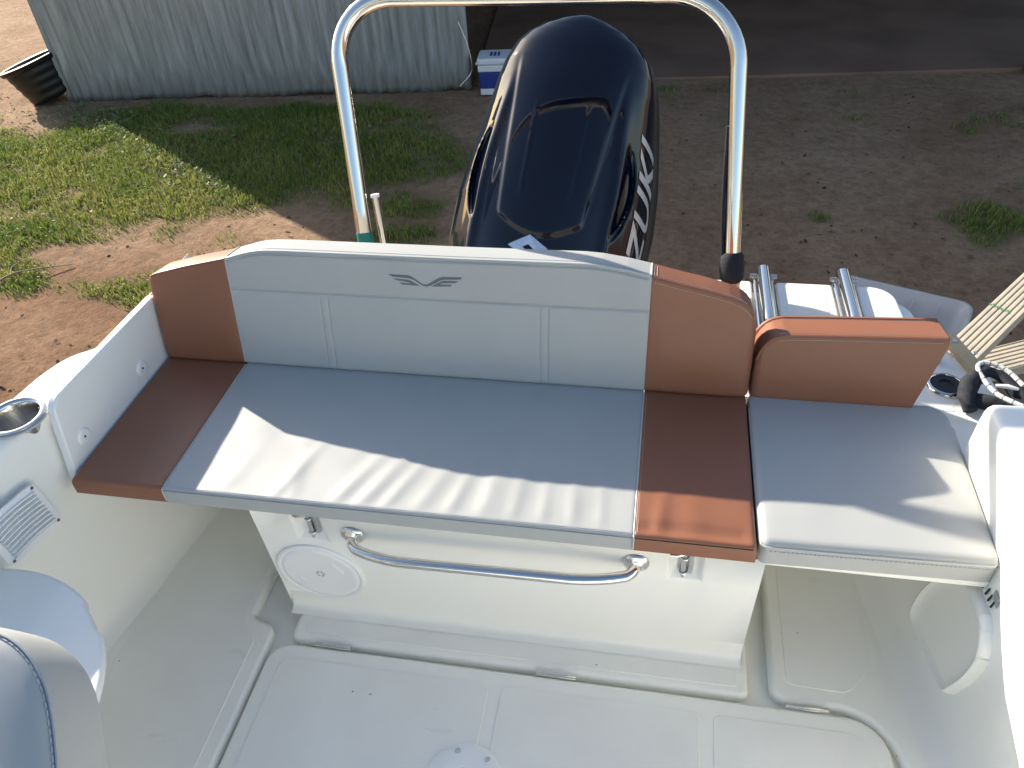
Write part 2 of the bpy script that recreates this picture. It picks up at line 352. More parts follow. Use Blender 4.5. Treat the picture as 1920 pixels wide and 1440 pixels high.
clay = np.clip(np.exp(-((GX + 4.4) / 2.4) ** 4 - ((GY - 3.0) / 1.25) ** 4) * (.55 + .9 * fbm(GX * 1.3, GY * 1.3, 3, 51)), 0, 1)       # patch of red clay soil
at = ground.data.attributes.new('clay', 'FLOAT', 'POINT'); at.data.foreach_set('value', clay.reshape(-1).astype(np.float32))
def fast_mesh(name, V, tris, m, tint):
    me = bpy.data.meshes.new(name); n = len(V); k = len(tris)
    me.vertices.add(n); me.vertices.foreach_set('co', np.asarray(V, np.float32).reshape(-1))
    me.loops.add(3 * k); me.loops.foreach_set('vertex_index', np.asarray(tris, np.int32).reshape(-1))
    me.polygons.add(k); me.polygons.foreach_set('loop_start', np.arange(0, 3 * k, 3, dtype=np.int32))
    me.update(calc_edges=True); me.validate()
    a = me.attributes.new('tint', 'FLOAT', 'POINT'); a.data.foreach_set('value', np.asarray(tint, np.float32))
    me.materials.append(M[m]); o = bpy.data.objects.new(name, me); COL.objects.link(o); return stuff(o)
def shed_side(x, y): return y < 6.86 + (x + 5.77) * .1       # in front of the shed wall
def blades(name, m, N, lmin, lmax, width, lean, dens, tintfn):
    x = RNG.uniform(-9.5, 4.2, N); y = RNG.uniform(2.6, 9.2, N); g = dens(x, y)
    k = (RNG.random(N) < g) & (shed_side(x, y) | (x < -5.85)); x, y, g = x[k], y[k], g[k]; n = len(x)
    a = RNG.uniform(0, 2 * math.pi, n); L = RNG.uniform(lmin, lmax, n) * (.55 + .6 * g); le = RNG.uniform(.15, lean, n); w = width * RNG.uniform(.6, 1.2, n)
    z = ground_h(x, y) - .004; ca, sa = np.cos(a), np.sin(a); px, py = -sa * w / 2, ca * w / 2
    def pt(h, out, ws): return np.stack([x + ca * out + px * ws, y + sa * out + py * ws, z + h], -1)
    V = np.stack([pt(0, 0, 1), pt(0, 0, -1), pt(L * .62, L * le * .35, .8), pt(L * .62, L * le * .35, -.8), pt(L * np.sqrt(np.clip(1 - (le * .8) ** 2, .1, 1)), L * le, 0)], 1)
    b = (np.arange(n) * 5)[:, None]; T = np.concatenate([b + np.array([[0, 1, 3]]), b + np.array([[0, 3, 2]]), b + np.array([[2, 3, 4]])])
    return fast_mesh(name, V.reshape(-1, 3), T, m, np.repeat(tintfn(x, y, n), 5))
g1 = blades('grass', 'grass', 420000, .025, .065, .007, .95, lambda x, y: turf(x, y) ** 1.15, lambda x, y, n: np.clip(fbm(x * 2.5, y * 2.5, 3, 21) * 1.3 - .2 + RNG.normal(0, .22, n), 0, 1))
tag(g1, 'short patchy green grass growing over the yard soil', 'grass')
g2 = blades('dead_grass', 'straw', 60000, .02, .06, .005, 1.2, lambda x, y: np.clip(turf(x, y) * .5 + (fbm(x * 3, y * 3, 3, 31) - .52) * .8, 0, .6), lambda x, y, n: RNG.random(n))
tag(g2, 'dry straw coloured stalks lying among the grass and soil', 'dead grass')
def discs(name, m, N, r0, r1, dens, hmax, k=6, flat=.5):
    x = RNG.uniform(-9, 4.2, N); y = RNG.uniform(2.7, 9, N); keep = (RNG.random(N) < dens(x, y)) & (shed_side(x, y) | (x < -5.85)); x, y = x[keep], y[keep]; n = len(x)
    r = RNG.uniform(r0, r1, n); z = ground_h(x, y) + RNG.uniform(.004, hmax, n)
    nx, ny = RNG.normal(0, flat, n), RNG.normal(0, flat, n); rot = RNG.uniform(0, 6.28, n); el = RNG.uniform(.45, 1, n)
    V = np.zeros((n, k, 3))
    for j in range(k):
        a = 2 * math.pi * j / k; u, v = r * math.cos(a), r * el * math.sin(a)
        dx, dy = u * np.cos(rot) - v * np.sin(rot), u * np.sin(rot) + v * np.cos(rot)
        V[:, j] = np.stack([x + dx, y + dy, np.maximum(z + dx * nx + dy * ny, ground_h(x, y) + .001)], -1)
    b = (np.arange(n) * k)[:, None]; T = np.concatenate([b + np.array([[0, j, j + 1]]) for j in range(1, k - 1)])
    return fast_mesh(name, V.reshape(-1, 3), T, m, np.repeat(RNG.random(n), k))
def weed_d(x, y):
    line = np.exp(-(((x + 4.15) * .56 + (y - 5.75) * .828) / .14) ** 2) * (x > -5.6) * (x < -3.2)      # pale runners beside the shadow edge
    return np.clip(line * .9 + np.exp(-((x + 5.0) / .8) ** 2 - ((y - 6.5) / .22) ** 2) * .7 + np.exp(-((x + 3.4) / .7) ** 2 - ((y - 5.95) / .35) ** 2) * .35 + turf(x, y) * .03, 0, 1)
tag(discs('weeds', 'weed', 90000, .008, .019, weed_d, .05), 'small round leaved weeds spreading through the grass', 'weeds')
tag(discs('leaf_litter', 'litter', 9000, .003, .017, lambda x, y: np.clip(.12 + (fbm(x * 1.5, y * 1.5, 3, 41) - .45) * 1.6, .03, 1), .012, 5, .35), 'scattered dry leaves and bark bits on the soil', 'leaf litter')

# fallen twigs near the left edge of the yard
tw = thing('twig', (-4.05, 3.86, GZ), 'thin forked fallen twig lying on the grass at the left edge', 'twig')
V, F = tubemesh(catmull([(-4.24, 3.66, GZ + .015), (-4.14, 3.80, GZ + .045), (-4.02, 3.87, GZ + .05), (-3.82, 3.99, GZ + .025)]), np.linspace(.007, .003, 25), 6); obj('stem', V, F, 'bark', tw)
V, F = tubemesh(catmull([(-4.14, 3.80, GZ + .045), (-4.20, 3.90, GZ + .04), (-4.22, 4.02, GZ + .02)]), np.linspace(.005, .002, 17), 6); obj('side_branch', V, F, 'bark', tw)

# ================================================================== SHED
SA = np.array([-5.77, 6.90]); SDX = np.array([1, .10]); SDX = SDX / np.linalg.norm(SDX); SDY = np.array([-SDX[1], SDX[0]])
def sh(u, v, z): p = SA + SDX * u + SDY * v; return (p[0], p[1], z)
SHR = np.column_stack([(*SDX, 0), (*SDY, 0), (0, 0, 1)])
slab = MB(); 
V = [sh(4.0, .13, GZ - .2), sh(14, .13, GZ - .2), sh(14, 7.2, GZ - .2), sh(4.0, 7.2, GZ - .2)]; V += [(a, b, GZ + .022) for a, b, c in V]
slab = obj('concrete_floor', V, [(3, 2, 1, 0), (4, 5, 6, 7), (0, 1, 5, 4), (1, 2, 6, 5), (2, 3, 7, 6), (3, 0, 4, 7)], 'conc', bevel=.012); struct(slab)
shed = thing('shed', sh(0, 0, GZ), 'open fronted farm shed clad in old grey corrugated iron', 'shed')
EAVE = GZ + 3.5; pitch = .105; amp = .013; sw = pitch * 7
def sheet(u0, w, v0, z0, z1, ax='u', rag=0.0, name='corrugated_sheet', off=0.0, extra=0.05):
    n = int(round((w + extra) / pitch * 10)) + 1; us = np.linspace(0, w + extra, n); zs = np.concatenate([[z0, z0 + .06], np.linspace(z0 + .35, z1, 5)])
    P = np.zeros((n, len(zs), 3))
    for i, a in enumerate(us):
        o = amp * math.sin(2 * math.pi * a / pitch) + off
        for j, z in enumerate(zs):
            zz = z + (rag * (vnoise(np.array((u0 + a) * 11), np.array(0.0), 9) - .5) if j == 0 else 0)
            oo = o * (1 + .5 * (vnoise(np.array((u0 + a) * 3), np.array(z * 1.5), 4) - .5)) + .02 * (vnoise(np.array((u0 + a) * 1.2), np.array(z * .9), 14) - .5) * min(1, (z - z0) + .3)
            P[i, j] = sh(u0 + a, v0 + oo, zz) if ax == 'u' else sh(v0 + oo, u0 + a, zz)
    V, F = grid(P); o = obj(name, V, F, 'iron', shed, smooth=60)
    s = o.modifiers.new('solid', 'SOLIDIFY'); s.thickness = .0012
    return o
k = 0; u = 0.0
while u < 3.95:
    w = min(sw, 4.0 - u); sheet(u, w, 0.0, GZ - .01 + .012 * (k % 2), EAVE, rag=.05, off=.004 * (k % 2), extra=.05 if u + w < 3.95 else 0); u += w; k += 1
u = 0.0; k = 0
while u < 7.2: sheet(u, sw, 0.03, GZ - .01, EAVE + .62 * min(1, (u + sw + .1) / 7.45) + .02, ax='v', off=.004 * (k % 2)); u += sw; k += 1
u = 0.0
while u < 14: sheet(u, sw * 2, 7.35, GZ - .01, EAVE + .6); u += sw * 2
u = 0.0; k = 0
while u < 14:                                  # roof sheets falling to the front
    n = 41; us = np.linspace(0, sw * 2 + .05, n); P = np.zeros((n, 2, 3))
    for i, a in enumerate(us):
        o_ = amp * math.sin(2 * math.pi * a / pitch) + .005 * (k % 2)
        P[i, 0] = sh(u + a, -.02, EAVE + .02 + o_); P[i, 1] = sh(u + a, 7.45, EAVE + .62 + o_)
    V, F = grid(P); obj('roof_sheet', V, F, 'iron', shed, smooth=60); u += sw * 2; k += 1
for uu in (3.93, 9.0, 14.0):
    MB().box(sh(uu, .1, GZ + 1.74), (.09, .09, 3.5), SHR).build('post', 'steel_post', shed, bevel=.006)
MB().box(sh(9.05, .1, EAVE - .08), (9.9, .07, .14), SHR).build('beam', 'steel_post', shed, bevel=.006)
V, F = tubemesh(catmull([sh(3.93, -.03, GZ + .62), sh(4.0, -.05, GZ + .42), sh(4.02, -.06, GZ + .2), sh(3.9, -.05, GZ + .06)]), .006, 6)
obj('wire', V, F, 'steel_dull', shed)

# ================================================================== YARD OBJECTS
# black ribbed plant pot lying at the shed corner
pot = thing('plant_pot', (-6.12, 6.95, GZ), 'large black ribbed plastic pot leaning beside the shed corner', 'pot')
ax_ = np.array([-.30, -.02, 1.0]); R = frame(ax_, (0, 1, 0)); o0 = np.array([-5.955, 6.97, GZ + .03])
prof = [(.0, .0), (.20, .0), (.215, .012)] + [(.222 + .065 * t + .0028 * math.sin(t * 24), .02 + .29 * t) for t in np.linspace(0, 1, 30)] + [(.305, .315), (.318, .33), (.318, .362), (.300, .366)] + [(.280 - .06 * t, .36 - .33 * t) for t in np.linspace(0, 1, 6)] + [(.0, .03)]
V, F = lathe(prof, 48); V = xf(V, R, o0); obj('body', V, F, 'black', pot, smooth=50)
V, F = tubemesh([xf([(.318 * math.cos(a), .318 * math.sin(a), .352)], R, o0)[0] for a in np.linspace(0, 2 * math.pi, 49)], .011, 8, False); obj('rim', V, F, 'black', pot)

# cooler box in the shed doorway
cl = thing('cooler_box', sh(4.28, -.06, GZ), 'small white and blue cooler box standing at the shed opening', 'cooler')
cx, cy, cz = sh(4.28, -.06, GZ + .005)
MB().box((cx, cy, cz + .145), (.36, .25, .15), SHR).build('body', 'cool_blue', cl, bevel=.015)
MB().box((cx, cy, cz + .04), (.355, .245, .06), SHR).build('base', 'cool_white', cl, bevel=.012)
MB().box((cx, cy, cz + .25), (.375, .265, .06), SHR).build('rim', 'cool_white', cl, bevel=.012)
MB().box((cx, cy, cz + .31), (.385, .275, .058), SHR).build('lid', 'cool_white', cl, bevel=.018)
V, F = tubemesh(smooth_path([sh(4.08, -.06, GZ + .25), sh(4.08, -.18, GZ + .305), sh(4.48, -.18, GZ + .305), sh(4.48, -.06, GZ + .25)], 6, .04), .012, 8); obj('handle', V, F, 'cool_white', cl)
mb = MB()
for i in range(3): mb.box(sh(4.21 + .035 * i, -.06, GZ + .005 + .341), (.018, .10, .004), SHR)
mb.build('lid_mark', 'cool_blue', cl)

# clear storage tub on the ground behind the platform
tub = thing('storage_tub', (1.22, 3.45, GZ), 'open translucent plastic tub on the soil beyond the swim platform', 'tub')
ta = math.radians(-21); TR = np.array([[math.cos(ta), -math.sin(ta), 0], [math.sin(ta), math.cos(ta), 0], [0, 0, 1]]); to = np.array([1.19, 3.50, ground_h(np.array(1.2), np.array(3.5)) + .003])
def rr(w, d, r): return rounded([(-w, -d), (w, -d), (w, d), (-w, d)], r, 6)
loops = [(.26, .155, .05, 0.0), (.265, .16, .05, .012), (.305, .195, .06, .30), (.325, .215, .07, .302), (.328, .218, .07, .325), (.318, .208, .065, .327), (.300, .190, .06, .30), (.262, .157, .05, .018), (.255, .15, .05, .006)]
P = np.array([[(x, y, z) for x, y in rr(w, d, r)] for w, d, r, z in loops]).transpose(1, 0, 2)
V, F = grid(P, True); n = P.shape[0]; k = P.shape[1]
F += [tuple(i * k for i in range(n))[::-1], tuple(i * k + k - 1 for i in range(n))]
obj('body', xf(V, TR, to), F, 'tub', tub, smooth=40)
for xx in (-.18, -.06, .06, .18):
    for yy in (.178, -.178): mb = MB().box((xx, yy, .16), (.012, .012, .26)); obj('rib', xf(mb.V, TR, to), mb.F, 'tub', tub, bevel=.003)
bl = thing('blue_lid', (1.1, 3.45, GZ + .03), 'small dark blue plastic clip lying in the clear tub', 'clip')
V, F = prism(rounded([(-.06, -.022), (.06, -.022), (.055, .022), (-.055, .022)], .015), .021, .05); obj('plate', xf(V, TR, to + np.array([.02, -.04, .16])), F, 'blue', bl, bevel=.006)
MB().box(to + np.array([.02, -.04, .10]), (.02, .02, .17), TR).build('stem', 'blue', bl, bevel=.004)

# wooden boarding steps at the right of the boat
steps = thing('wooden_steps', (1.35, 2.3, GZ), 'pale grooved timber boarding steps standing beside the boat', 'steps')
def plank(a, b, w, t, m='timber', grooves=6, up=(0, 0, 1), name='plank', screws=()):
    a = np.array(a, float); b = np.array(b, float); L = np.linalg.norm(b - a); R = frame(np.array(up, float) - (b - a) / L * (np.array(up) @ ((b - a) / L)), (b - a))
    # cross-section with rounded grooves on the top
    sec = []; n = grooves * 8 if grooves else 1
    ys = np.linspace(-w / 2, w / 2, n + 1)
    for y in ys:
        g = 0 if not grooves else .004 * max(0, math.cos((y / w * grooves) * 2 * math.pi)) ** 1.5
        e = max(0, abs(y) - (w / 2 - .004)) * .9
        sec.append((y, t / 2 - g - e))
    sec += [(w / 2, -t / 2), (-w / 2, -t / 2)]
    P = np.array([[(x, y, z) for y, z in sec] for x in (-L / 2, L / 2)]); k = len(sec)
    V = P.reshape(-1, 3); F = [(j, (j + 1) % k, k + (j + 1) % k, k + j)[::-1] for j in range(k)] + [tuple(range(k)), tuple(range(k, 2 * k))[::-1]]
    o = obj(name, xf(V, R, (a + b) / 2), F, m, steps, smooth=40)
    for sx, sy in screws:
        v, f = lathe([(0, .0022), (.005, .002), (.006, 0)], 10); obj('screw', xf(xf(v, np.eye(3), (sx * L / 2, sy * w / 2, t / 2 - .0006)), R, (a + b) / 2), f, 'steel_dull', o)
    return o
pk = plank((.865, 1.955, .30), (1.62, 2.93, .30), .094, .030, grooves=6, name='handrail_board', screws=((-.92, -.6),))
mb = MB()
for i in range(6): mb.box((1.023 + .008 * i, 2.232 - .0075 * i, .3155), (.004, .012 + .006 * (i % 2), .0014))
obj('ink_stamp', mb.V, mb.F, 'green_print', pk)
plank((1.02, 2.30, -.02), (1.75, 2.66, -.02), .125, .032, grooves=7, name='tread')
plank((1.10, 2.24, -.32), (1.80, 2.58, -.32), .135, .032, grooves=7, name='tread')
plank((1.16, 2.08, -.62), (1.86, 2.42, -.62), .135, .032, grooves=7, name='tread')
plank((1.75, 2.62, GZ), (1.62, 2.90, .285), .09, .035, grooves=0, up=(1, .3, 0), name='post')
plank((.800, 1.905, .418), (.838, 1.745, .424), .036, .020, 'timber2', 0, name='end_cleat', screws=((-.6, 0),))
plank((.93, 2.06, GZ + .01), (.93, 2.06, .283), .05, .05, grooves=0, up=(.6, -.8, 0), name='post')
plank((1.00, 2.33, .0), (1.19, 2.02, GZ + .01), .12, .03, grooves=0, up=(.85, .5, 0), name='stringer')
plank((1.72, 2.68, .0), (1.89, 2.36, GZ + .01), .12, .03, grooves=0, up=(.85, .5, 0), name='stringer')

# ================================================================== BOAT
boat = thing('motor_boat', (XC, 1.0, GZ), 'white open motor boat cockpit with moulded floor and stern bench', 'boat')
# --- hull and side mouldings
def resample(pts, n):
    P = np.array(pts, float); d = np.r_[0, np.cumsum(np.linalg.norm(np.diff(P, axis=0), axis=1))]; t = np.linspace(0, d[-1], n)
    return np.stack([np.interp(t, d, P[:, i]) for i in range(P.shape[1])], -1)
ysl = np.unique(np.r_[np.linspace(-3.6, .2, 16), np.linspace(.2, 1.03, 24), np.linspace(1.03, 1.18, 46), np.linspace(1.18, 1.42, 26), np.linspace(1.42, 1.82, 8)])
def bow(y): return np.clip((y + 3.7) / 2.6, 0, 1) ** .5
def left_profile(y):
    f = bow(y); c = lambda x: XC + (x - XC) * f
    xfl = c(np.interp(y, [-3.6, .3, .918, 1.379, 1.8], [-1.44, -1.44, -1.355, -1.274, -1.235]))
    xt = c(np.interp(y, [-3.6, .3, 1.0, 1.144, 1.8], [-1.46, -1.44, -1.362, -1.333, -1.325])); zt = .62
    xo = c(np.interp(y, [-3.6, .3, .8, 1.144, 1.25, 1.30, 1.33, 1.35, 1.365, 1.38, 1.8], [-1.60, -1.58, -1.53, -1.462, -1.448, -1.434, -1.418, -1.40, -1.372, -1.352, -1.35]))
    xo = min(xo, xt - .02)
    e = min(.03, (xt - xo) * .45)
    p = [(xfl + .075, -.004), (xfl + .05, .0015), (xfl + .03, .007), (xfl + .012, .022), (xfl + .002, .05), (xfl, .08)]
    p += [(xfl + (xt - xfl) * t, .08 + (zt - .12) * t) for t in np.linspace(.1, 1, 8)]
    p += [(xt - .004, zt - .02), (xt - .012, zt - .007), (xt - .026 if xt - xo > .07 else xt - .015, zt), *[(xt - .026 + (xo + e - xt + .026) * q, zt) if xt - xo > .07 else (xt - .015 + (xo + e - xt + .015) * q, zt) for q in np.linspace(.03, .97, 26)], (xo + e, zt), (xo + e * .4, zt - .006), (xo + e * .08, zt - .02), (xo, zt - .05)]
    p += [(xo + .02, zt - .12), (xo + .005, .3), (xo + .04, 0), (xo + .12 * f, -.30), (XC - .62 * f, -.52), (XC - .25 * f, -.70), (XC, -.80)]
    return p
P = np.array([[(x, y, z) for x, z in left_profile(y)] for y in ysl]); V, F = grid(P); F = [f for f in F if not (V[f[0]][2] > .6 and math.hypot(np.mean([V[i][0] for i in f]) + 1.392, np.mean([V[i][1] for i in f]) - 1.105) < .0535)]; obj('hull_side', V, F, 'gel', boat, smooth=50)
ysr = np.unique(np.r_[np.linspace(-3.6, .2, 16), np.linspace(.2, .9, 20), np.linspace(.9, 1.36, 47), np.linspace(1.37, 1.53, 55), np.linspace(1.54, 1.56, 3), np.linspace(1.57, 1.82, 6)])
def right_profile(y):
    f = bow(y); c = lambda x: XC + (x - XC) * f
    xfl = c(np.interp(y, [-3.6, .3, .912, 1.367, 1.8], [.86, .83, .722, .645, .60])); xt = c(np.interp(y, [-3.6, .3, .9, 1.06, 1.2, 1.8], [.86, .80, .695, .700, .706, .706]))
    zt = .62; xo = c(np.interp(y, [-3.6, .3, 1.2, 1.5, 1.8], [1.04, 1.02, .93, .90, .86]))
    a = resample([(xfl - .10, -.004), (xfl - .055, .002), (xfl - .025, .012), (xfl - .006, .035), (xfl + .002, .07)], 8)
    b = resample([(xfl + .002, .07), (xt, .44)], 16)[1:]
    r = resample([(xt, .44), (xt - .001, .52), (xt - .001, .597), (xt + .003, .610), (xt + .011, .618), (xt + .022, zt), (xo - .03, zt + .003)], 60)[1:]
    out = []
    for x, z in r:                              # moulded pocket let into the coaming face
        zb = np.interp(y, [.95, 1.03, 1.12, 1.20, 1.27], [.475, .485, .51, .555, .60])
        k = .022 * ss(0, .022, z - zb) * ss(0, .024, 1.275 - y) * ss(.92, 1.0, y)
        out.append((x + k, z - k * .3 * ss(.60, .62, z)))
    d = [(xo - .008, zt - .004), (xo, zt - .02), (xo, .45), (xo, .3), (xo - .03, 0), (xo - .12 * f, -.30), (XC + .62 * f, -.52), (XC + .25 * f, -.70), (XC, -.80)]
    p = np.array(list(a) + list(b) + out + d); ye = 1.392 + 0 * p[:, 0]; q = 1 - ss(-.007, .007, y - ye) * .96
    p[:, 1] = np.where(p[:, 1] > .40, .40 + (p[:, 1] - .40) * q, p[:, 1]); return p
P = np.array([[(x, y, z) for x, z in right_profile(y)] for y in ysr]); V, F = grid(P[:, ::-1]); obj('hull_side', V, F, 'gel', boat, smooth=50)
# transom, underdeck and stern deck
MB().box((XC, 1.80, -.2), (2.06, .05, 1.15)).build('transom', 'gel', boat, bevel=.01)
V, F = prism(rounded([(-1.33, 1.60), (-1.33, 1.835), (-.75, 1.835), (-.72, 1.74), (.12, 1.74), (.15, 1.90), (.79, 1.90), (.855, 1.535), (.25, 1.535), (.25, 1.60)], [.0, .04, .03, .03, .03, .03, .05, 0, 0, 0]), .36, .408); obj('stern_deck', V, F, 'gel', boat, bevel=.012, bseg=3)
MB().box((XC, 1.612, .2), (2.1, .02, .42)).build('bulkhead', 'gel', boat)
# unseen panels added behind the camera to bounce sunlight into the cockpit
MB().box((XC, -1.16, .27), (2.1, .10, .56)).build('bounce_panel', 'gel', boat, bevel=.03, bseg=3)
V, F = prism(rounded([(-1.30, -1.9), (.70, -1.9), (.70, -1.0), (-1.30, -1.0)], .1), .53, .59); obj('bounce_shelf', V, F, 'gel', boat, bevel=.02, bseg=3)
# --- floor
MB().box((XC, -.5, -.045), (2.1, 4.2, .03)).build('gutter', 'floor', boat)
lf = rounded([(-1.52, 1.60), (-1.52, -.6), (-.893, -.6), (-.893, 1.0), (-.905, 1.045), (-.967, 1.055), (-.965, 1.60)], [0, 0, 0, .02, .025, .02, 0])
V, F = prism(lf, -.034, 0); p_l = obj('floor_panel', V, F, 'floor', boat, bevel=.013, bseg=4)
V, F = prism(rounded([(-1.24, 1.5), (-1.30, .3), (-.935, .3), (-.935, 1.0), (-.99, 1.03), (-.995, 1.5)], .02), -.001, .0014); obj('tread_pattern', V, F, 'tread', p_l, bevel=.001, bseg=1)
rf = rounded([(.90, 1.60), (.337, 1.60), (.337, 1.014), (.53, 1.012), (.607, .93), (.612, -.6), (.95, -.6)], [0, 0, .035, .048, .048, 0, 0], 8)
V, F = prism(rf, -.034, 0); p_r = obj('floor_panel', V, F, 'floor', boat, bevel=.013, bseg=4)
V, F = prism(rounded([(.375, 1.55), (.375, 1.055), (.515, 1.052), (.575, 1.13), (.555, 1.55)], .02), -.001, .0014); obj('tread_pattern', V, F, 'tread', p_r, bevel=.001, bseg=1)
# ledge in front of the seat box, faired into it
V, F = prism(rounded([(-.850, 1.20), (-.846, 1.010), (.288, 1.010), (.286, 1.20)], [0, .02, .02, 0]), -.034, 0); ledge = obj('ledge', V, F, 'floor', boat, bevel=.012, bseg=4)
V, F = prism(rounded([(-.82, 1.076), (-.82, 1.032), (.262, 1.032), (.262, 1.076)], .012), -.001, .0014); obj('tread_pattern', V, F, 'tread', ledge, bevel=.001, bseg=1)
# hatch lid in the floor
hat = rounded([(-.884, -.55), (.584, -.55), (.584, .994), (-.884, .994)], [.02, .02, .085, .055], 9)
V, F = prism(hat, -.03, .002); lid = obj('hatch_lid', V, F, 'floor', boat, bevel=.008, bseg=4)
for a, b in ((-.845, -.315), (-.285, .175), (.205, .548)):
    V, F = prism(rounded([(a, -.5), (b, -.5), (b, .955), (a, .955)], [.02, .02, .06 if b > .5 else .02, .03 if a < -.8 else .02]), .001, .0035); obj('tread_pattern', V, F, 'tread', lid, bevel=.001, bseg=1)
for a, b in ((-.771, -.681), (-.21, -.114), (.368, .464)):
    m_ = MB(); m_.box(((a + b) / 2, 1.0015, .003), (b - a, .013, .0022)); V, F = tubemesh([(a, 1.0015, .006), ((a + b) / 2, 1.0015, .0055), (b, 1.0015, .006)], .0034, 8); m_.add(V, F); m_.build('hinge', 'steel_dull', boat, bevel=.0006, bseg=1)
# round table socket in the lid
so = np.array([-.328, .722, .0035])
V, F = lathe([(.030, -.02), (.030, .004), (.034, .0055), (.080, .0035), (.086, .002), (.087, 0)], 48); sk = obj('table_socket', V + so, F, 'plastic', boat)
V, F = lathe([(0, -.02), (.0298, -.02), (.0298, .0035)], 32); obj('socket_hole', V + so, F, 'dark', sk)
for i in range(6):
    a = math.radians(112 - 60 * i); V, F = lathe([(0, .0016), (.0022, .0018), (.004, .0032), (.0062, .0030), (.0072, .001)], 12); obj('screw', V + so + np.array([.070 * math.cos(a), .070 * math.sin(a), .0025]), F, 'steel_dull', sk)
# --- seat box front with two bolt pockets
xs = [-.880, -.782, -.706, .076, .150, .272]; zs = [-.004, .305, .412]; wy = lambda z: 1.112 - .027 * min(1, max(z, 0) / .40)
mb = MB()
for i in range(5):
    for j in range(2):
        if i in (1, 3) and j == 1: continue
        mb.add([(xs[i], wy(zs[j]), zs[j]), (xs[i + 1], wy(zs[j]), zs[j]), (xs[i + 1], wy(zs[j + 1]), zs[j + 1]), (xs[i], wy(zs[j + 1]), zs[j + 1])], [(0, 1, 2, 3)])
for i in (1, 3):                               # recess: tapered walls and back
    a, b, c, d = xs[i], xs[i + 1], zs[1], zs[2]; k = .018; y2 = 1.112
    mb.add([(a, wy(c), c), (b, wy(c), c), (b, wy(d), d), (a, wy(d), d), (a + k * .6, y2, c + k), (b - k * .6, y2, c + k), (b - k * .6, y2, d), (a + k * .6, y2, d)], [(0, 1, 5, 4), (1, 2, 6, 5), (2, 3, 7, 6), (3, 0, 4, 7), (4, 5, 6, 7)])
mb.add([(xs[0], wy(0), zs[0]), (xs[0], wy(1), zs[2]), (xs[0], 1.61, zs[2]), (xs[0], 1.61, zs[0])], [(0, 1, 2, 3)])
mb.add([(xs[5], wy(0), zs[0]), (xs[5], wy(1), zs[2]), (xs[5], 1.61, zs[2]), (xs[5], 1.61, zs[0])], [(3, 2, 1, 0)])
sb = obj('seat_box', mb.V, mb.F, 'gel', boat, smooth=0); weld(sb); b = sb.modifiers.new('bevel', 'BEVEL'); b.width = .006; b.segments = 3; b.limit_method = 'ANGLE'; b.angle_limit = math.radians(30)
sb.data.shade_smooth()
P = np.array([[(x, y, z) for y, z in [(1.080, .0005), (1.092, .002), (1.100, .006), (1.1055, .014), (1.1085, .025), (1.1085, .04), (1.1070, .075)]] for x in np.r_[-.872, np.linspace(-.86, .262, 20), .272]]); V, F = grid(P[::-1]); obj('fillet', V, F, 'gel', boat, smooth=60)
MB().box((-.53, 1.345, .4165), (1.545, .53, .011)).build('seat_board', 'gel', boat, bevel=.003)
MB().box((.478, 1.315, .398), (.445, .45, .020)).build('seat_board', 'gel', boat, bevel=.004)
# inspection hatch
ic = np.array([-.757, 1.0992, .172]); IR = frame((0, -1, -.066), (1, 0, 0))
V, F = lathe([(.1135, -.002), (.1135, .0045), (.109, .008), (.103, .0072), (.100, .003)], 64); ih = obj('inspection_hatch', xf(V, IR, ic), F, 'plastic', boat, smooth=50)
V, F = lathe([(.1002, .003), (.0970, .0066), (.088, .0072), (.084, .0062), (0, .0062)], 64); obj('screw_lid', xf(V, IR, ic), F, 'plastic', ih, smooth=50)
for a in (0, math.pi):                         # finger recesses
    fv = [(.0 + .022 * math.cos(t), .060 + .016 * math.sin(t), .0066) for t in np.linspace(0, math.pi, 9)]; n = len(fv)
    base = [(x, y, .0064) for x, y, z in fv]; c_, s_ = math.cos(a - 1.0), math.sin(a - 1.0)
    v3 = [(x * c_ - y * s_, x * s_ + y * c_, z + .002 * (y < .062)) for x, y, z in fv] + [(x * c_ - y * s_, x * s_ + y * c_, z - .004) for x, y, z in base]
    f3 = [tuple(range(n))] + [(i, (i + 1) % n, n + (i + 1) % n, n + i) for i in range(n)]; obj('finger_grip', xf(v3, IR, ic), f3, 'thread_grey' if False else 'plastic', ih, smooth=0)
for i in range(6):
    a = i * math.pi / 3; V, F = lathe([(0, .0075), (.003, .0073), (.004, .006)], 8); obj('centre_stud', xf(V + np.array([.009 * math.cos(a), .009 * math.sin(a), 0]), IR, ic), F, 'steel_dull', ih)
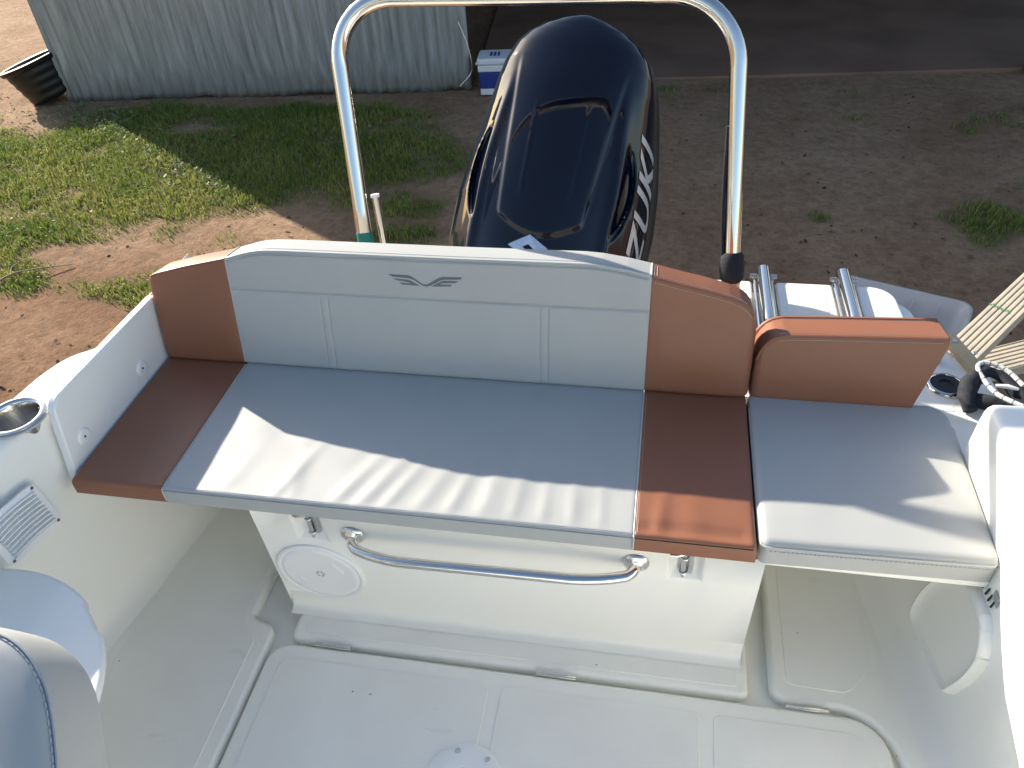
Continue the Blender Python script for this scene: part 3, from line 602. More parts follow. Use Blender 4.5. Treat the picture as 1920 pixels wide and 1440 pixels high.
# slide bolts
for bx, bz in ((-.742, .362), (.114, .360)):
    y0 = 1.1115; sbt = None
    mb = MB().box((bx, y0 - .002, bz), (.034, .004, .085)); bolt = mb.build('slide_bolt', 'steel_dull', boat, bevel=.001, bseg=1)
    V, F = tubemesh([(bx - .004, y0 - .010, bz - .052), (bx - .004, y0 - .010, bz), (bx - .004, y0 - .010, bz + .05)], .0058, 12); obj('bolt_rod', V, F, 'steel', bolt)
    MB().box((bx + .010, y0 - .007, bz + .0), (.010, .010, .08)).build('guide', 'steel_dull', bolt, bevel=.002)
    V, F = tubemesh([(bx - .004, y0 - .012, bz + .028), (bx - .022, y0 - .018, bz + .026), (bx - .036, y0 - .018, bz + .026)], .0050, 10); obj('knob', V, F, 'steel', bolt)
    for dz in (-.036, .012):
        V, F = tubemesh([(bx - .004 + .0072 * math.cos(a), y0 - .010 - .0072 * math.sin(a), bz + dz) for a in np.linspace(-.5, math.pi + .5, 12)], .0026, 6); obj('staple', V, F, 'steel_dull', bolt)
    for dx, dz in ((-.012, -.038), (.013, -.038), (-.012, .02)):
        V, F = lathe([(0, .0035), (.0025, .003), (.0035, .0)], 8); obj('screw', xf(V, IR, (bx + dx, y0 - .004, bz + dz)), F, 'steel', bolt)
# grab rail on the seat box
ra, rb = np.array([-.637, 1.083, .349]), np.array([.008, 1.083, .358])
path = smooth_path([ra, ra + (.006, -.03, -.004), (-.552, 1.022, .352), (-.082, 1.022, .362), rb + (-.006, -.03, -.004), rb], 9, [.02, .055, .055, .02])
V, F = tubemesh(path, .0122, 20); gr = obj('grab_rail', V, F, 'steel', boat)
for p in (ra, rb):
    V, F = lathe([(.0, .0125), (.0135, .0125), (.016, .009), (.022, .0065), (.0275, .004), (.029, 0)], 32); fl = obj('flange', xf(V, IR, p + (0, .0018, 0)), F, 'steel', gr, smooth=60)
# left side panel with two screw caps
pp = rounded([(1.088, .44), (1.530, .44), (1.595, .640), (1.130, .652)], [.0, 0, .03, .035], 6)
n = len(pp); V = [(-1.302, y, z) for y, z in pp] + [(-1.324, y, z) for y, z in pp]; F = [tuple(range(n)), tuple(range(n, 2 * n))[::-1]] + [(i, n + i, n + (i + 1) % n, (i + 1) % n) for i in range(n)]
spn = obj('side_panel', V, F, 'plastic', boat, bevel=.004, bseg=3)
CR = frame((1, 0, 0), (0, 1, 0))
for y, z in ((1.163, .515), (1.425, .512)):
    V, F = lathe([(0, .0018), (.005, .0020), (.006, .0045), (.014, .0050), (.019, .0042), (.0225, .0)], 32); cp = obj('screw_cap', xf(V, CR, (-1.302, y, z)), F, 'plastic', spn, smooth=60)
    V, F = lathe([(0, .0042), (.0022, .004), (.003, .0015)], 10); obj('screw', xf(V, CR, (-1.302, y, z)), F, 'dark', cp)
# cup holder in the left gunwale
ch = np.array([-1.392, 1.105, .6205]); R = frame((.0, .0, 1))
V, F = lathe([(.066, -.001), (.0655, .005), (.060, .0075), (.055, .0065), (.0515, .001), (.050, -.010)], 56); cup = obj('cup_holder', V + ch, F, 'steel', boat, smooth=50)
V, F = lathe([(.0503, -.008), (.049, -.03), (.047, -.088), (.043, -.094), (0, -.094)], 56); obj('cup_well', V + ch, F, 'steel_dull', cup, smooth=50)
V, F = lathe([(.0715, -.002), (.0712, .0012), (.066, .0016)], 56); obj('gasket', V + ch, F, 'piping', cup)
# louvred vent on the left side
va = np.array([-1.346, 1.012, .512]); vb = np.array([-1.334, 1.018, .380]); vdir = np.array([-.0085, -.158, .024]); vdn = (vb - va); vn = np.cross(vdn, vdir); vn /= np.linalg.norm(vn); vn = vn if vn[0] > 0 else -vn
def vp(a, b, h): return va + vdir * a + vdn * b + vn * (h + .006)
V = [vp(a, b, h) for h in (0, .006) for a, b in rounded([(0, 0), (1, 0), (1, 1), (0, 1)], .09, 4)]; n = len(V) // 2
F = [tuple(range(n, 2 * n)), tuple(range(n))[::-1]] + [(i, (i + 1) % n, n + (i + 1) % n, n + i) for i in range(n)]
vent = obj('vent_grille', V, F, 'plastic', boat, bevel=.0015); weld(vent)
for i in range(9):
    b0 = .12 + i * .088
    P = np.array([[vp(a, b0 + q + .05 * (1 - (2 * a - 1) ** 2) * 0 - .035 * math.sin(math.pi * (a - .1) / .8), h) for q, h in ((0, .005), (.015, .0125), (.05, .011), (.062, .005))] for a in np.linspace(.1, .9, 9)])
    V, F = grid(P); obj('slat', V, F, 'plastic', vent)
    P = np.array([[vp(a, b0 + q - .035 * math.sin(math.pi * (a - .1) / .8), .0066) for q in (.060, .084)] for a in np.linspace(.1, .9, 9)]); V, F = grid(P); obj('slot', V, F, 'seam', vent)
for a, b in ((.07, .07), (.07, .93), (.93, .93), (.93, .07)):
    V, F = lathe([(0, .0022), (.003, .002), (.0042, 0)], 10); obj('screw', xf(V, frame(vn, vdir), vp(a, b, .006)), F, 'steel_post', vent)
# D shaped white leaf on the left side
oc = np.array([-1.31, .512]); Rl = .350
out = [(-1.41, oc[1] - .30)] + [(oc[0] + Rl * math.cos(a), oc[1] + Rl * math.sin(a)) for a in np.linspace(-1.15, 1.80, 60)] + [(-1.41, oc[1] + .34)]
o2 = []
for x, y in out:
    a = math.atan2(y - oc[1], x - oc[0]); k = 1 - .022 * (ss(.72, .74, a) * (1 - ss(.98, 1.0, a)) if x > -1.3 else 0); o2.append((oc[0] + (x - oc[0]) * k, oc[1] + (y - oc[1]) * k))
V, F = prism(o2, .378, .402); leaf = obj('side_leaf', V, F, 'gel', boat, bevel=.008, bseg=4); tag(leaf, 'round edged white moulded leaf beside the grey helm seat')
# pocket moulding, slots and badge on the right wall
def rw(y, z, h):                               # point on the right wall, h proud of it
    p = right_profile(y); zz = p[8:23, 1]; x = np.interp(z, zz, p[8:23, 0]); return (x - h, y, z)
cen = (1.105, .185); ring = []
pk_pts = rounded([(1.03, .085), (.985, .24), (.985, .345), (1.06, .372), (1.16, .345), (1.24, .22), (1.23, .085)], [.02, .06, .06, .05, .06, .08, .03], 7)
loops = []
for sc, h in ((1.04, -.004), (1.03, .010), (1.0, .019), (.965, .021), (.93, .016), (.90, .012), (.75, .010), (.5, .009), (.25, .009)):
    loops.append([rw(cen[0] + (y - cen[0]) * sc, cen[1] + (z - cen[1]) * sc, h) for y, z in pk_pts])
P = np.array(loops).transpose(1, 0, 2); V, F = grid(P, True); F.append(tuple(i * len(loops) + len(loops) - 1 for i in range(len(pk_pts)))); sp_ = obj('side_pocket', V, F, 'gel', boat, smooth=60)
for i in range(7):
    t = i / 6; y = 1.150 - .10 * t; z = .372 + .010 * t; a = rw(y, z, .002); b = rw(y - .004, z + .022, .002)
    V, F = tubemesh([a, tuple((np.array(a) + b) / 2), b], .0022, 6); obj('drain_slot', V, F, 'dark', sp_)
bp_ = [(1.062, .398), (1.034, .400), (1.034, .425), (1.062, .423)]
V = [rw(y, z, .0015) for y, z in bp_] + [rw(y, z, .0005) for y, z in bp_]; bd = obj('badge', V, [(0, 1, 2, 3), (7, 6, 5, 4)], 'thread_grey', boat, smooth=0)
V = [rw(y, z, .0022) for y, z in [(1.059, .401), (1.037, .402), (1.037, .422), (1.059, .420)]]; obj('badge_face', V, [(0, 1, 2, 3)], 'piping', bd, smooth=0)
V = [rw(y, z, .0030) for y, z in [(1.055, .405), (1.041, .406), (1.041, .418), (1.055, .417)]]; obj('badge_symbol', V, [(0, 1, 2, 3)], 'seam', bd, smooth=0)

# --- tow arch
path = smooth_path([(-.800, 1.82, .40), (-.817, 1.90, .645), (-.873, 2.105, 1.235), (.160, 2.105, 1.238), (.208, 1.90, .60), (.235, 1.83, .38)], 14, [.05, .17, .17, .05])
V, F = tubemesh(path, .0222, 24); arch = obj('tow_arch', V, F, 'steel', boat); tag(arch, 'polished stainless tow arch hooped over the outboard motor')
def along(a, b, t): return tuple(np.array(a) + (np.array(b) - np.array(a)) * t)
La, Lb = (-.817, 1.90, .645), (-.873, 2.105, 1.235); Ra, Rb = (.208, 1.90, .60), (.160, 2.105, 1.238)
V, F = tubemesh([along(La, Lb, -.02), along(La, Lb, .01), along(La, Lb, .035)], .0232, 20); obj('tape_band', V, F, 'teal', arch)
V, F = tubemesh([along(Ra, Rb, t) for t in (-.05, -.035, 0, .03, .06, .075)], [.024, .031, .033, .032, .030, .0215], 18); obj('padded_sleeve', V, F, 'black_fabric', arch)
V, F = tubemesh([np.array(along(Ra, Rb, t)) + (-.024 - .004 * math.sin(t * 7), -.004, 0) for t in np.linspace(.06, .55, 14)], .0055, 8); obj('strap', V, F, 'black_fabric', arch)
V, F = tubemesh([(-.772, 1.92, .40), (-.775, 1.93, .55), (-.782, 1.945, .68), (-.787, 1.957, .752)], .0105, 18, True); rh = obj('rod_holder', V, F, 'steel', boat)
V, F = tubemesh([(-.787, 1.957, .750), (-.788, 1.959, .758)], .0125, 18); obj('cap', V, F, 'plastic', rh)
# --- swim platform with ladder tubes at the right of the stern
V, F = prism(rounded([(.16, 1.88), (.80, 1.88), (.78, 2.225), (.16, 2.225)], [0, 0, .09, .05]), .27, .325); plat = obj('swim_platform', V, F, 'gel', boat, bevel=.012, bseg=3)
for a, b in ((.165, .312), (.384, .556), (.625, .752)):
    V, F = prism(rounded([(a, 1.89), (b, 1.89), (b - (.0 if b < .7 else .02), 2.244), (a, 2.244)], [.01, .01, .012 if b < .7 else .07, .012]), .30, .352); pd = obj('step_pad', V, F, 'gel', boat, bevel=.009, bseg=4)
    V, F = prism(rounded([(a + .022, 1.90), (b - .022, 1.90), (b - .03, 2.222), (a + .022, 2.222)], [.005, .005, .01 if b < .7 else .05, .01]), .351, .3535); obj('tread_pattern', V, F, 'tread', pd, bevel=.001, bseg=1)
for x in (.347, .590):
    V, F = tubemesh([(x, 1.86, .362), (x, 1.87, .364), (x, 2.05, .366), (x, 2.285, .366), (x, 2.292, .366)], [.015, .021, .021, .021, .016], 20); lt = obj('ladder_tube', V, F, 'steel', boat)
    for d in (-.0275, .0275):
        V, F = tubemesh([(x + d, 1.93, .355), (x + d, 2.05, .355), (x + d, 2.265, .355)], .0055, 8); obj('guide_rod', V, F, 'steel', lt)
        V, F = tubemesh([(x + d * .8, 2.255, .362), (x + d * 1.5, 2.255, .362)], .0075, 10); obj('pivot_pin', V, F, 'steel_dull', lt)
# deck fitting and cleat
V, F = lathe([(.047, -.001), (.047, .005), (.043, .0085), (.038, .009), (.036, .006), (.036, .0)], 40); df = obj('deck_filler', V + np.array([.752, 1.70, .408]), F, 'steel', boat, smooth=50)
V, F = lathe([(.0358, .004), (.0350, .0078), (.018, .0080), (.0165, .0045), (.0, .0045)], 40); obj('filler_cap', V + np.array([.752, 1.70, .4088]), F, 'black', df, smooth=50)
V, F = tubemesh([(.748, 1.80, .405), (.748, 1.80, .43), (.748, 1.80, .468), (.748, 1.80, .472)], [.014, .013, .013, .009], 16); obj('stern_cleat', V, F, 'steel', boat)

# ================================================================== CUSHIONS
def samples(a, b, n, extra=(), rl=.012, rr_=.012):
    s = list(np.linspace(a + rl, b - rr_, n)) + [a, a + rl * .08, a + rl * .3, a + rl * .6, b, b - rr_ * .08, b - rr_ * .3, b - rr_ * .6] + [e for e in extra if a < e < b]
    return np.unique(np.round(s, 5))
def rq(d, r): d = np.clip(d, 0, r); return r - np.sqrt(np.maximum(0, r * r - (r - d) ** 2))
def panel(name, parent, m, fr, S, lo, hi, thick, r, nt=14, disp=None, tex=(), grooves=None):
    """one upholstered panel; fr = (origin, s axis, t axis, n axis); r = radii (left, right, bottom, top)"""
    o, es, et, en = (np.array(q, float) for q in fr); S = np.asarray(S)
    T = samples(0, 1, nt, (), .04, .04); P = np.zeros((len(S), len(T), 3)); B = np.zeros_like(P)
    L = np.array([lo(s) for s in S]); H = np.array([hi(s) for s in S]); sl = np.gradient(H, S); cs = 1 / np.sqrt(1 + np.clip(sl, -4, 4) ** 2)
    tx = np.array(sorted(tex)) if len(tex) else None
    for i, s in enumerate(S):
        tt = L[i] + (H[i] - L[i]) * T
        if tx is not None:                     # snap rows onto the seam lines
            tt = np.sort(tt)
            used = set()
            for e in tx:
                j = int(np.argmin([abs(q - e) if jj not in used and 0 < jj < len(tt) - 1 else 9 for jj, q in enumerate(tt)])); tt[j] = e; used.add(j)
            tt = np.sort(tt)
        h = thick - rq(s - S[0], r[0]) - rq(S[-1] - s, r[1]) - rq(tt - L[i], r[2]) - rq((H[i] - tt) * cs[i], r[3])
        if disp is not None: h = h + disp(s, tt) * np.clip((s - S[0]) / .03, 0, 1) * np.clip((S[-1] - s) / .03, 0, 1)
        if grooves is not None: h = h - grooves(s, tt)
        h = np.maximum(h, .004)
        P[i] = o + es * s + et * tt[:, None] + en * h[:, None]; B[i] = o + es * s + et * tt[:, None]
    n, k = len(S), len(T); V = list(P.reshape(-1, 3)) + list(B.reshape(-1, 3)); N = n * k; F = []
    for i in range(n - 1):
        for j in range(k - 1):
            a = i * k + j; F.append((a, a + k, a + k + 1, a + 1)); F.append((N + a, N + a + 1, N + a + k + 1, N + a + k))
    for i in range(n - 1):
        a = i * k; F.append((a, N + a, N + a + k, a + k)); a = i * k + k - 1; F.append((a, a + k, N + a + k, N + a))
    for j in range(k - 1):
        a = j; F.append((a, a + 1, N + a + 1, N + a)); a = (n - 1) * k + j; F.append((a, N + a, N + a + 1, a + 1))
    return obj(name, V, F, m, parent, smooth=50)
def stitch(name, parent, m, path, pitch_=.0062, ln=.0040, r=.0009, lift=(0, 0, 0)):
    P = np.array(path, float) + np.array(lift); d = np.r_[0, np.cumsum(np.linalg.norm(np.diff(P, axis=0), axis=1))]; mb = MB()
    for a in np.arange(.002, d[-1] - ln, pitch_):
        p = np.array([np.interp(a, d, P[:, i]) for i in range(3)]); q = np.array([np.interp(a + ln, d, P[:, i]) for i in range(3)])
        V, F = tubemesh([p, q], r, 4); mb.add(V, F)
    return stuff(mb.build(name, m, parent, smooth=0))
def line(name, parent, m, path, r): V, F = tubemesh(path, r, 6); return obj(name, V, F, m, parent)

# --- bench seat cushion
seat = thing('seat_cushion', (-.53, 1.3, .422), 'long grey bench seat cushion with tan ends, in front of the backrest', 'cushion')
ZS0, TH = .4235, .0465
fr = ((0, 0, ZS0), (1, 0, 0), (0, 1, 0), (0, 0, 1))
RIP = [(-.80, .006, .016, .30), (-.755, .004, .02, -.15), (-.66, .0055, .018, .42), (-.60, .0065, .020, .40), (-.545, .005, .016, .38), (-.47, .0045, .02, .30), (-.40, .005, .016, .2), (-.33, .004, .018, .12), (-.26, .0042, .016, .05), (-.195, .0036, .014, 0), (-.13, .0042, .015, -.05), (-.07, .003, .013, -.05), (-.93, .004, .03, .2), (-.30, .004, .03, -.1)]
def seat_disp(s, t):
    front = np.exp(-((t - 1.065) / .15) ** 2); d = .003 * np.sin((s + .53) * 2.5) * 0
    for c, a, w, k in RIP: d = d + a * .62 * front * np.exp(-((s - c - k * (t - 1.065)) / w) ** 2)
    d = d + .004 * np.exp(-((s + .235 - .18 * (t - 1.35)) / .035) ** 2 - ((t - 1.36) / .12) ** 2) + .0025 * np.exp(-((s + .62 - .5 * (t - 1.3)) / .03) ** 2 - ((t - 1.33) / .1) ** 2)
    mid = np.clip((t - 1.065) / .08, 0, 1) * np.clip((1.54 - t) / .05, 0, 1)
    return d * np.clip((t - 1.066) / .035, 0, 1) + .002 * (vnoise(s * 14, t * 14, 3) - .5) * mid
e = .0006
yF = lambda s: 1.066; yB = lambda s: 1.545
panel('end_panel', seat, 'brown', fr, samples(-1.299, -1.0645, 26, (), .012, .004), lambda s: 1.066 + .0, yB, TH, (.012, .0045, .007, .006), 26, lambda s, t: .0018 * (vnoise(s * 16, t * 16, 2) - .5) * np.clip((t - 1.066) / .03, 0, 1))
panel('centre_panel', seat, 'grey', fr, samples(-1.0635, -.0015, 190, (), .004, .004), yF, yB, TH, (.0045, .0045, .006, .006), 44, seat_disp)
panel('end_panel', seat, 'brown', fr, samples(-.0005, .2455, 40, (), .004, .012), yF, yB, TH, (.0045, .012, .007, .006), 40,
      lambda s, t: (.004 * np.exp(-((s - .045 - .1 * (t - 1.06)) / .016) ** 2) + .003 * np.exp(-((s - .12) / .03) ** 2) - .006 * np.exp(-((t - 1.09) / .016) ** 2)) * np.exp(-((t - 1.07) / .12) ** 2) * np.clip((t - 1.066) / .03, 0, 1))
for c in (-1.064, -.001): line('seam_piping', seat, 'piping', [(c, 1.0645, .430), (c, 1.0640, .459), (c, 1.0665, .4663), (c, 1.080, .4682), (c, 1.3, .4684), (c, 1.52, .4684)], .0022)
xx = np.linspace(-1.058, -.008, 90); line('edge_seam', seat, 'seam', [(x, 1.0652, .4632) for x in np.linspace(-1.062, -.003, 30)], .0016)
stitch('stitching', seat, 'thread_grey', [(x, 1.0725, .4688) for x in xx], lift=(0, 0, .0012)); line('edge_seam', seat, 'dark', [(x, 1.0655, .4628) for x in np.linspace(.002, .238, 10)], .0012)
stitch('stitching', seat, 'thread_pale', [(.006, y, .4696) for y in np.linspace(1.075, 1.515, 30)], r=.0006)
# --- filler seat cushion
fs = thing('filler_cushion', (.478, 1.3, .408), 'square light grey seat cushion over the passage right of the bench', 'cushion')
ff = ((0, 0, .409), (1, 0, 0), (0, 1, 0), (0, 0, 1))
fl_lo = lambda s: 1.078 + .010 * (s - .25) / .455 + .014 * (1 - min(1, (s - .250) / .018)) ** 2 + .012 * (1 - min(1, (.705 - s) / .016)) ** 2
fl_hi = lambda s: 1.548 - .035 * max(0, (s - .655) / .05) ** 2
panel('top_panel', fs, 'grey', ff, samples(.2505, .7045, 70, (), .016, .016), fl_lo, fl_hi, .062, (.015, .015, .016, .010), 60, lambda s, t: .005 * np.exp(-((s - .48) / .2) ** 4 - ((t - 1.3) / .2) ** 4) + .0012 * (vnoise(s * 12, t * 12, 8) - .5))
pth = [(.2515, y, .4600) for y in np.linspace(1.5, 1.10, 10)] + [(.254, 1.085, .4600)] + [(s, fl_lo(s) - .0005, .4600) for s in np.linspace(.262, .69, 24)] + [(.7035, 1.10, .4600)] + [(.7045, y, .4600) for y in np.linspace(1.12, 1.48, 8)]
line('edge_piping', fs, 'piping', pth, .0026); stitch('stitching', fs, 'thread_grey', [(s, fl_lo(s) - .0012, .450) for s in np.linspace(.27, .69, 40)], .0085, .0050, .0010)

# --- bench backrest
bk = thing('backrest_cushion', (-.53, 1.58, .47), 'long raked grey backrest with tan ends and winged emblem', 'cushion')
KQ = .2; qn = math.sqrt(1 + KQ * KQ); et = (0, KQ / qn, 1 / qn); en = (0, -1 / qn, KQ / qn); TB = .085
ob = np.array([0, 1.52, .472]) - np.array(en) * TB
fb = (ob, (1, 0, 0), et, en)
HI = [(-1.302, .175), (-1.3005, .205), (-1.297, .222), (-1.290, .2355), (-1.280, .2435), (-1.262, .250), (-1.18, .272), (-1.067, .2975), (-1.02, .312), (-.985, .3205), (-.95, .3245), (-.90, .3255), (-.46, .3255), (-.16, .3275), (-.12, .325), (-.06, .3165), (-.009, .306), (.06, .290), (.129, .2755), (.18, .262), (.205, .252), (.222, .240), (.234, .224), (.242, .203), (.2465, .180), (.249, .155)]
hx = np.array([a for a, b in HI]); hz = np.array([b for a, b in HI])
hib = lambda s: float(np.interp(s, hx, hz)); lob = lambda s: .0
def gw(d, w, a): return a * np.exp(-(d / w) ** 2)
TH_ = .2155; VS = (-.823, -.803, -.261, -.241)
def bgroove(s, t):
    th = TH_ + .006 * ((s + 1.06) / 1.06); g = gw(t - TH_, .0022, .0035)
    for v in VS: g = np.maximum(g, gw(s - v, .0018, .0022) * (t < TH_))
    return g
def bdisp(s, t): return .004 * np.exp(-((t - .10) / .08) ** 2) * np.clip((s + 1.06) / .1, 0, 1) * np.clip(-s / .1, 0, 1) + .0012 * (vnoise(s * 9, t * 9, 5) - .5) + .002 * np.exp(-((t - .265) / .03) ** 2)
exs = [v + q for v in VS for q in (-.004, -.0015, 0, .0015, .004)]
ex2 = [a for a, b in HI]
panel('end_panel', bk, 'brown', fb, samples(-1.302, -1.0645, 22, [q for q in ex2 if q < -1.07], .010, .004), lob, hib, TB, (.022, .004, .010, .007), 20, lambda s, t: .006 * np.exp(-((t - .1) / .09) ** 2) + .001 * (vnoise(s * 14, t * 14, 5) - .5))
panel('centre_panel', bk, 'grey', fb, samples(-1.0635, -.0035, 120, exs + [q for q in ex2 if -1.06 < q < -.01], .004, .004), lob, hib, TB, (.0035, .0035, .010, .007), 34, bdisp, tex=(TH_ - .006, TH_ - .003, TH_ - .0012, TH_, TH_ + .0012, TH_ + .003, TH_ + .006), grooves=bgroove)
panel('end_panel', bk, 'brown', fb, samples(-.0025, .249, 26, [q for q in ex2 if q > 0], .004, .012), lob, hib, TB, (.004, .026, .012, .007), 24, lambda s, t: .007 * np.exp(-((t - .1) / .09) ** 2 - ((s - .11) / .1) ** 4) + .001 * (vnoise(s * 14, t * 14, 6) - .5))
def bpt(s, t, h=0.0): return tuple(np.array(ob) + np.array((1, 0, 0)) * s + np.array(et) * t + np.array(en) * (TB + h))
def top_path(a, b, dt, h, n=60): return [bpt(s, hib(s) + dt, h) for s in np.linspace(a, b, n)]
line('top_piping', bk, 'piping', top_path(-1.06, -.006, -.0022, -.0020), .0024); line('top_seam', bk, 'seam', top_path(-1.06, -.006, -.0085, -.0004), .0011)
stitch('stitching', bk, 'thread_grey', top_path(-1.06, -.006, -.012, .0018)); stitch('stitching', bk, 'thread_grey', [bpt(s, hib(s) + .0004, -.012) for s in np.linspace(-1.06, -.006, 60)])
line('top_piping', bk, 'brown', top_path(-1.285, -1.068, -.0022, -.0020, 20), .0024); line('top_piping', bk, 'brown', top_path(.0, .235, -.0022, -.0020, 30), .0024)
stitch('stitching', bk, 'thread_pale', top_path(.004, .232, -.013, .0016, 30), r=.0006); stitch('stitching', bk, 'thread_pale', [bpt(s, hib(s) + .0006, -.010) for s in np.linspace(.004, .22, 30)], r=.0008)
for c in (-1.064, -.003): line('seam_piping', bk, 'piping', [bpt(c, t, -.0028) for t in np.linspace(.006, hib(c) - .006, 12)] + [bpt(c, hib(c) - .0015, -.006), bpt(c, hib(c) + .0012, -.02), bpt(c, hib(c) + .0012, -.08)], .0024)
stitch('stitching', bk, 'thread_pale', [bpt(.004, t, -.0005) for t in np.linspace(.20, hib(.004) - .01, 8)], r=.0006)
for q in (.004, .010): stitch('stitching', bk, 'thread_pale', [bpt(q, hib(q) + .001, -h) for h in np.linspace(.008, .075, 8)], r=.0007)
EMB = [[(-0.6352, 0.2788), (-0.6084, 0.2782), (-0.5832, 0.2778), (-0.5764, 0.2756), (-0.5657, 0.2689), (-0.5551, 0.2611), (-0.5484, 0.2571), (-0.5421, 0.256), (-0.5343, 0.2587), (-0.5226, 0.2661), (-0.5095, 0.2739), (-0.4982, 0.2781), (-0.4734, 0.2785), (-0.4493, 0.2784), (-0.4544, 0.2732), (-0.4778, 0.2723), (-0.4959, 0.2711), (-0.5058, 0.2674), (-0.5174, 0.2606), (-0.5304, 0.2537), (-0.5404, 0.2507), (-0.5501, 0.2531), (-0.5594, 0.2591), (-0.5701, 0.2665), (-0.5838, 0.2706), (-0.6034, 0.2716), (-0.6245, 0.2724)],
       [(-0.6235, 0.2685), (-0.6038, 0.2677), (-0.5841, 0.2665), (-0.576, 0.2633), (-0.5665, 0.258), (-0.5565, 0.2521), (-0.5768, 0.2524), (-0.6008, 0.2533), (-0.6088, 0.2587), (-0.5933, 0.2581), (-0.5779, 0.257), (-0.5847, 0.2596), (-0.5986, 0.2622), (-0.6154, 0.2642)],
       [(-0.4974, 0.2684), (-0.4781, 0.2686), (-0.4601, 0.2686), (-0.4659, 0.264), (-0.4825, 0.2629), (-0.5013, 0.2615), (-0.5064, 0.2583), (-0.4897, 0.2588), (-0.4751, 0.2592), (-0.4802, 0.2544), (-0.504, 0.253), (-0.5277, 0.2518), (-0.5132, 0.2608)]]
mb = MB()
for poly in EMB:
    n = len(poly); V = [bpt(s, t, .0028) for s, t in poly] + [bpt(s, t, -.001) for s, t in poly]; mb.add(V, [tuple(range(n))[::-1]] + [(i, (i + 1) % n, n + (i + 1) % n, n + i) for i in range(n)])
tag(mb.build('winged_emblem', 'emblem', bk, smooth=0), 'dark embossed winged emblem')

# --- filler backrest bolster
fbk = thing('bolster_cushion', (.46, 1.58, .48), 'tan wedge shaped backrest bolster behind the square grey cushion', 'cushion')
of = np.array([0, 1.528, .468]) - np.array(en) * .105; fq = (of, (1, 0, 0), et, en)
HF = [(.252, .06), (.2545, .10), (.260, .125), (.268, .142), (.280, .158), (.295, .168), (.315, .174), (.44, .180), (.62, .187), (.664, .1885), (.668, .186)]
hfx = np.array([a for a, b in HF]); hfz = np.array([b for a, b in HF]); hif = lambda s: float(np.interp(s, hfx, hfz))
lof = lambda s: max(0.0, (s - .622) / .046 * .165) if s > .622 else 0.0
panel('tan_panel', fbk, 'brown', fq, samples(.252, .667, 44, [a for a, b in HF] + list(np.linspace(.622, .666, 12)), .008, .004), lof, hif, .105, (.018, .004, .008, .007), 22, lambda s, t: .004 * np.exp(-((t - .08) / .06) ** 2 - ((s - .45) / .15) ** 4) + .001 * (vnoise(s * 12, t * 12, 6) - .5))
def fpt(s, t, h=0.0): return tuple(of + np.array((1, 0, 0)) * s + np.array(et) * t + np.array(en) * (.105 + h))
line('edge_piping', fbk, 'brown', [fpt(s, hif(s) - .0018, -.0022) for s in np.linspace(.256, .662, 50)], .0028)
stitch('stitching', fbk, 'thread_pale', [fpt(s, hif(s) + .0006, -.012) for s in np.linspace(.30, .66, 30)], r=.0008); stitch('stitching', fbk, 'thread_pale', [fpt(s, hif(s) - .012, .0012) for s in np.linspace(.30, .655, 30)], r=.0006)
stitch('stitching', fbk, 'thread_pale', [fpt(s, hif(s) + .0006, -.094) for s in np.linspace(.30, .66, 30)], r=.0007)
V, F = tubemesh([fpt(s, hif(s) - .004, -.101) for s in np.linspace(.256, .662, 40)], .0085, 8); obj('rear_roll', V, F, 'brown', fbk)

# --- helm seat corner in the foreground
hs = thing('helm_seat', (-1.0, .30, 0), 'grey stitched helm seat backrest cropped at the lower left corner', 'seat')
HS = [(-1.0204, 0.3817, 0.9669), (-0.9696, 0.3969, 0.9688), (-0.9133, 0.4072, 0.9677), (-0.8667, 0.4146, 0.9662), (-0.8276, 0.4191, 0.9641), (-0.8005, 0.421, 0.962), (-0.7796, 0.4212, 0.9597), (-0.7604, 0.4208, 0.9574), (-0.7442, 0.4196, 0.9549), (-0.7318, 0.4173, 0.9524), (-0.7211, 0.4139, 0.9494), (-0.7099, 0.409, 0.9457), (-0.6993, 0.4032, 0.9415), (-0.6896, 0.3969, 0.9372), (-0.6809, 0.39, 0.9328), (-0.6733, 0.3829, 0.9283), (-0.6666, 0.3754, 0.9237), (-0.6605, 0.3677, 0.9192), (-0.6547, 0.3596, 0.9144), (-0.649, 0.3508, 0.9093), (-0.6431, 0.341, 0.9037), (-0.6368, 0.33, 0.8974), (-0.6303, 0.318, 0.8906), (-0.6237, 0.3053, 0.8833), (-0.6166, 0.291, 0.8753), (-0.6087, 0.2741, 0.8658), (-0.6009, 0.2557, 0.8556), (-0.5936, 0.236, 0.8448), (-0.5886, 0.2168, 0.8345), (-0.5873, 0.2002, 0.8259), (-0.5909, 0.1857, 0.819), (-0.6005, 0.1739, 0.8141), (-0.6179, 0.1641, 0.811), (-0.6453, 0.156, 0.8101), (-0.6837, 0.1489, 0.8108), (-0.7392, 0.1399, 0.8125), (-0.7989, 0.1339, 0.8162), (-0.851, 0.1344, 0.8223), (-0.8985, 0.1434, 0.8322), (-0.9408, 0.1674, 0.8491), (-0.9778, 0.1986, 0.8691), (-1.008, 0.2299, 0.8884), (-1.0319, 0.2629, 0.9078), (-1.0523, 0.2978, 0.9279), (-1.061, 0.3312, 0.9458), (-1.0494, 0.3592, 0.9587)]
n = len(HS); hn = np.array((.10, -.45, .887)); hn /= np.linalg.norm(hn); hc = np.mean(np.array(HS), axis=0)
loops = []
for k_, d_ in ((0.0, .016), (.5, .014), (.85, .010), (.96, .005), (.985, .0005), (1.0, -.002), (1.012, -.001), (1.025, -.006), (1.04, -.03), (1.04, -.07), (1.03, -.10), (1.0, -.115), (0.0, -.115)): loops.append([hc + (np.array(p) - hc) * k_ + hn * d_ for p in HS])
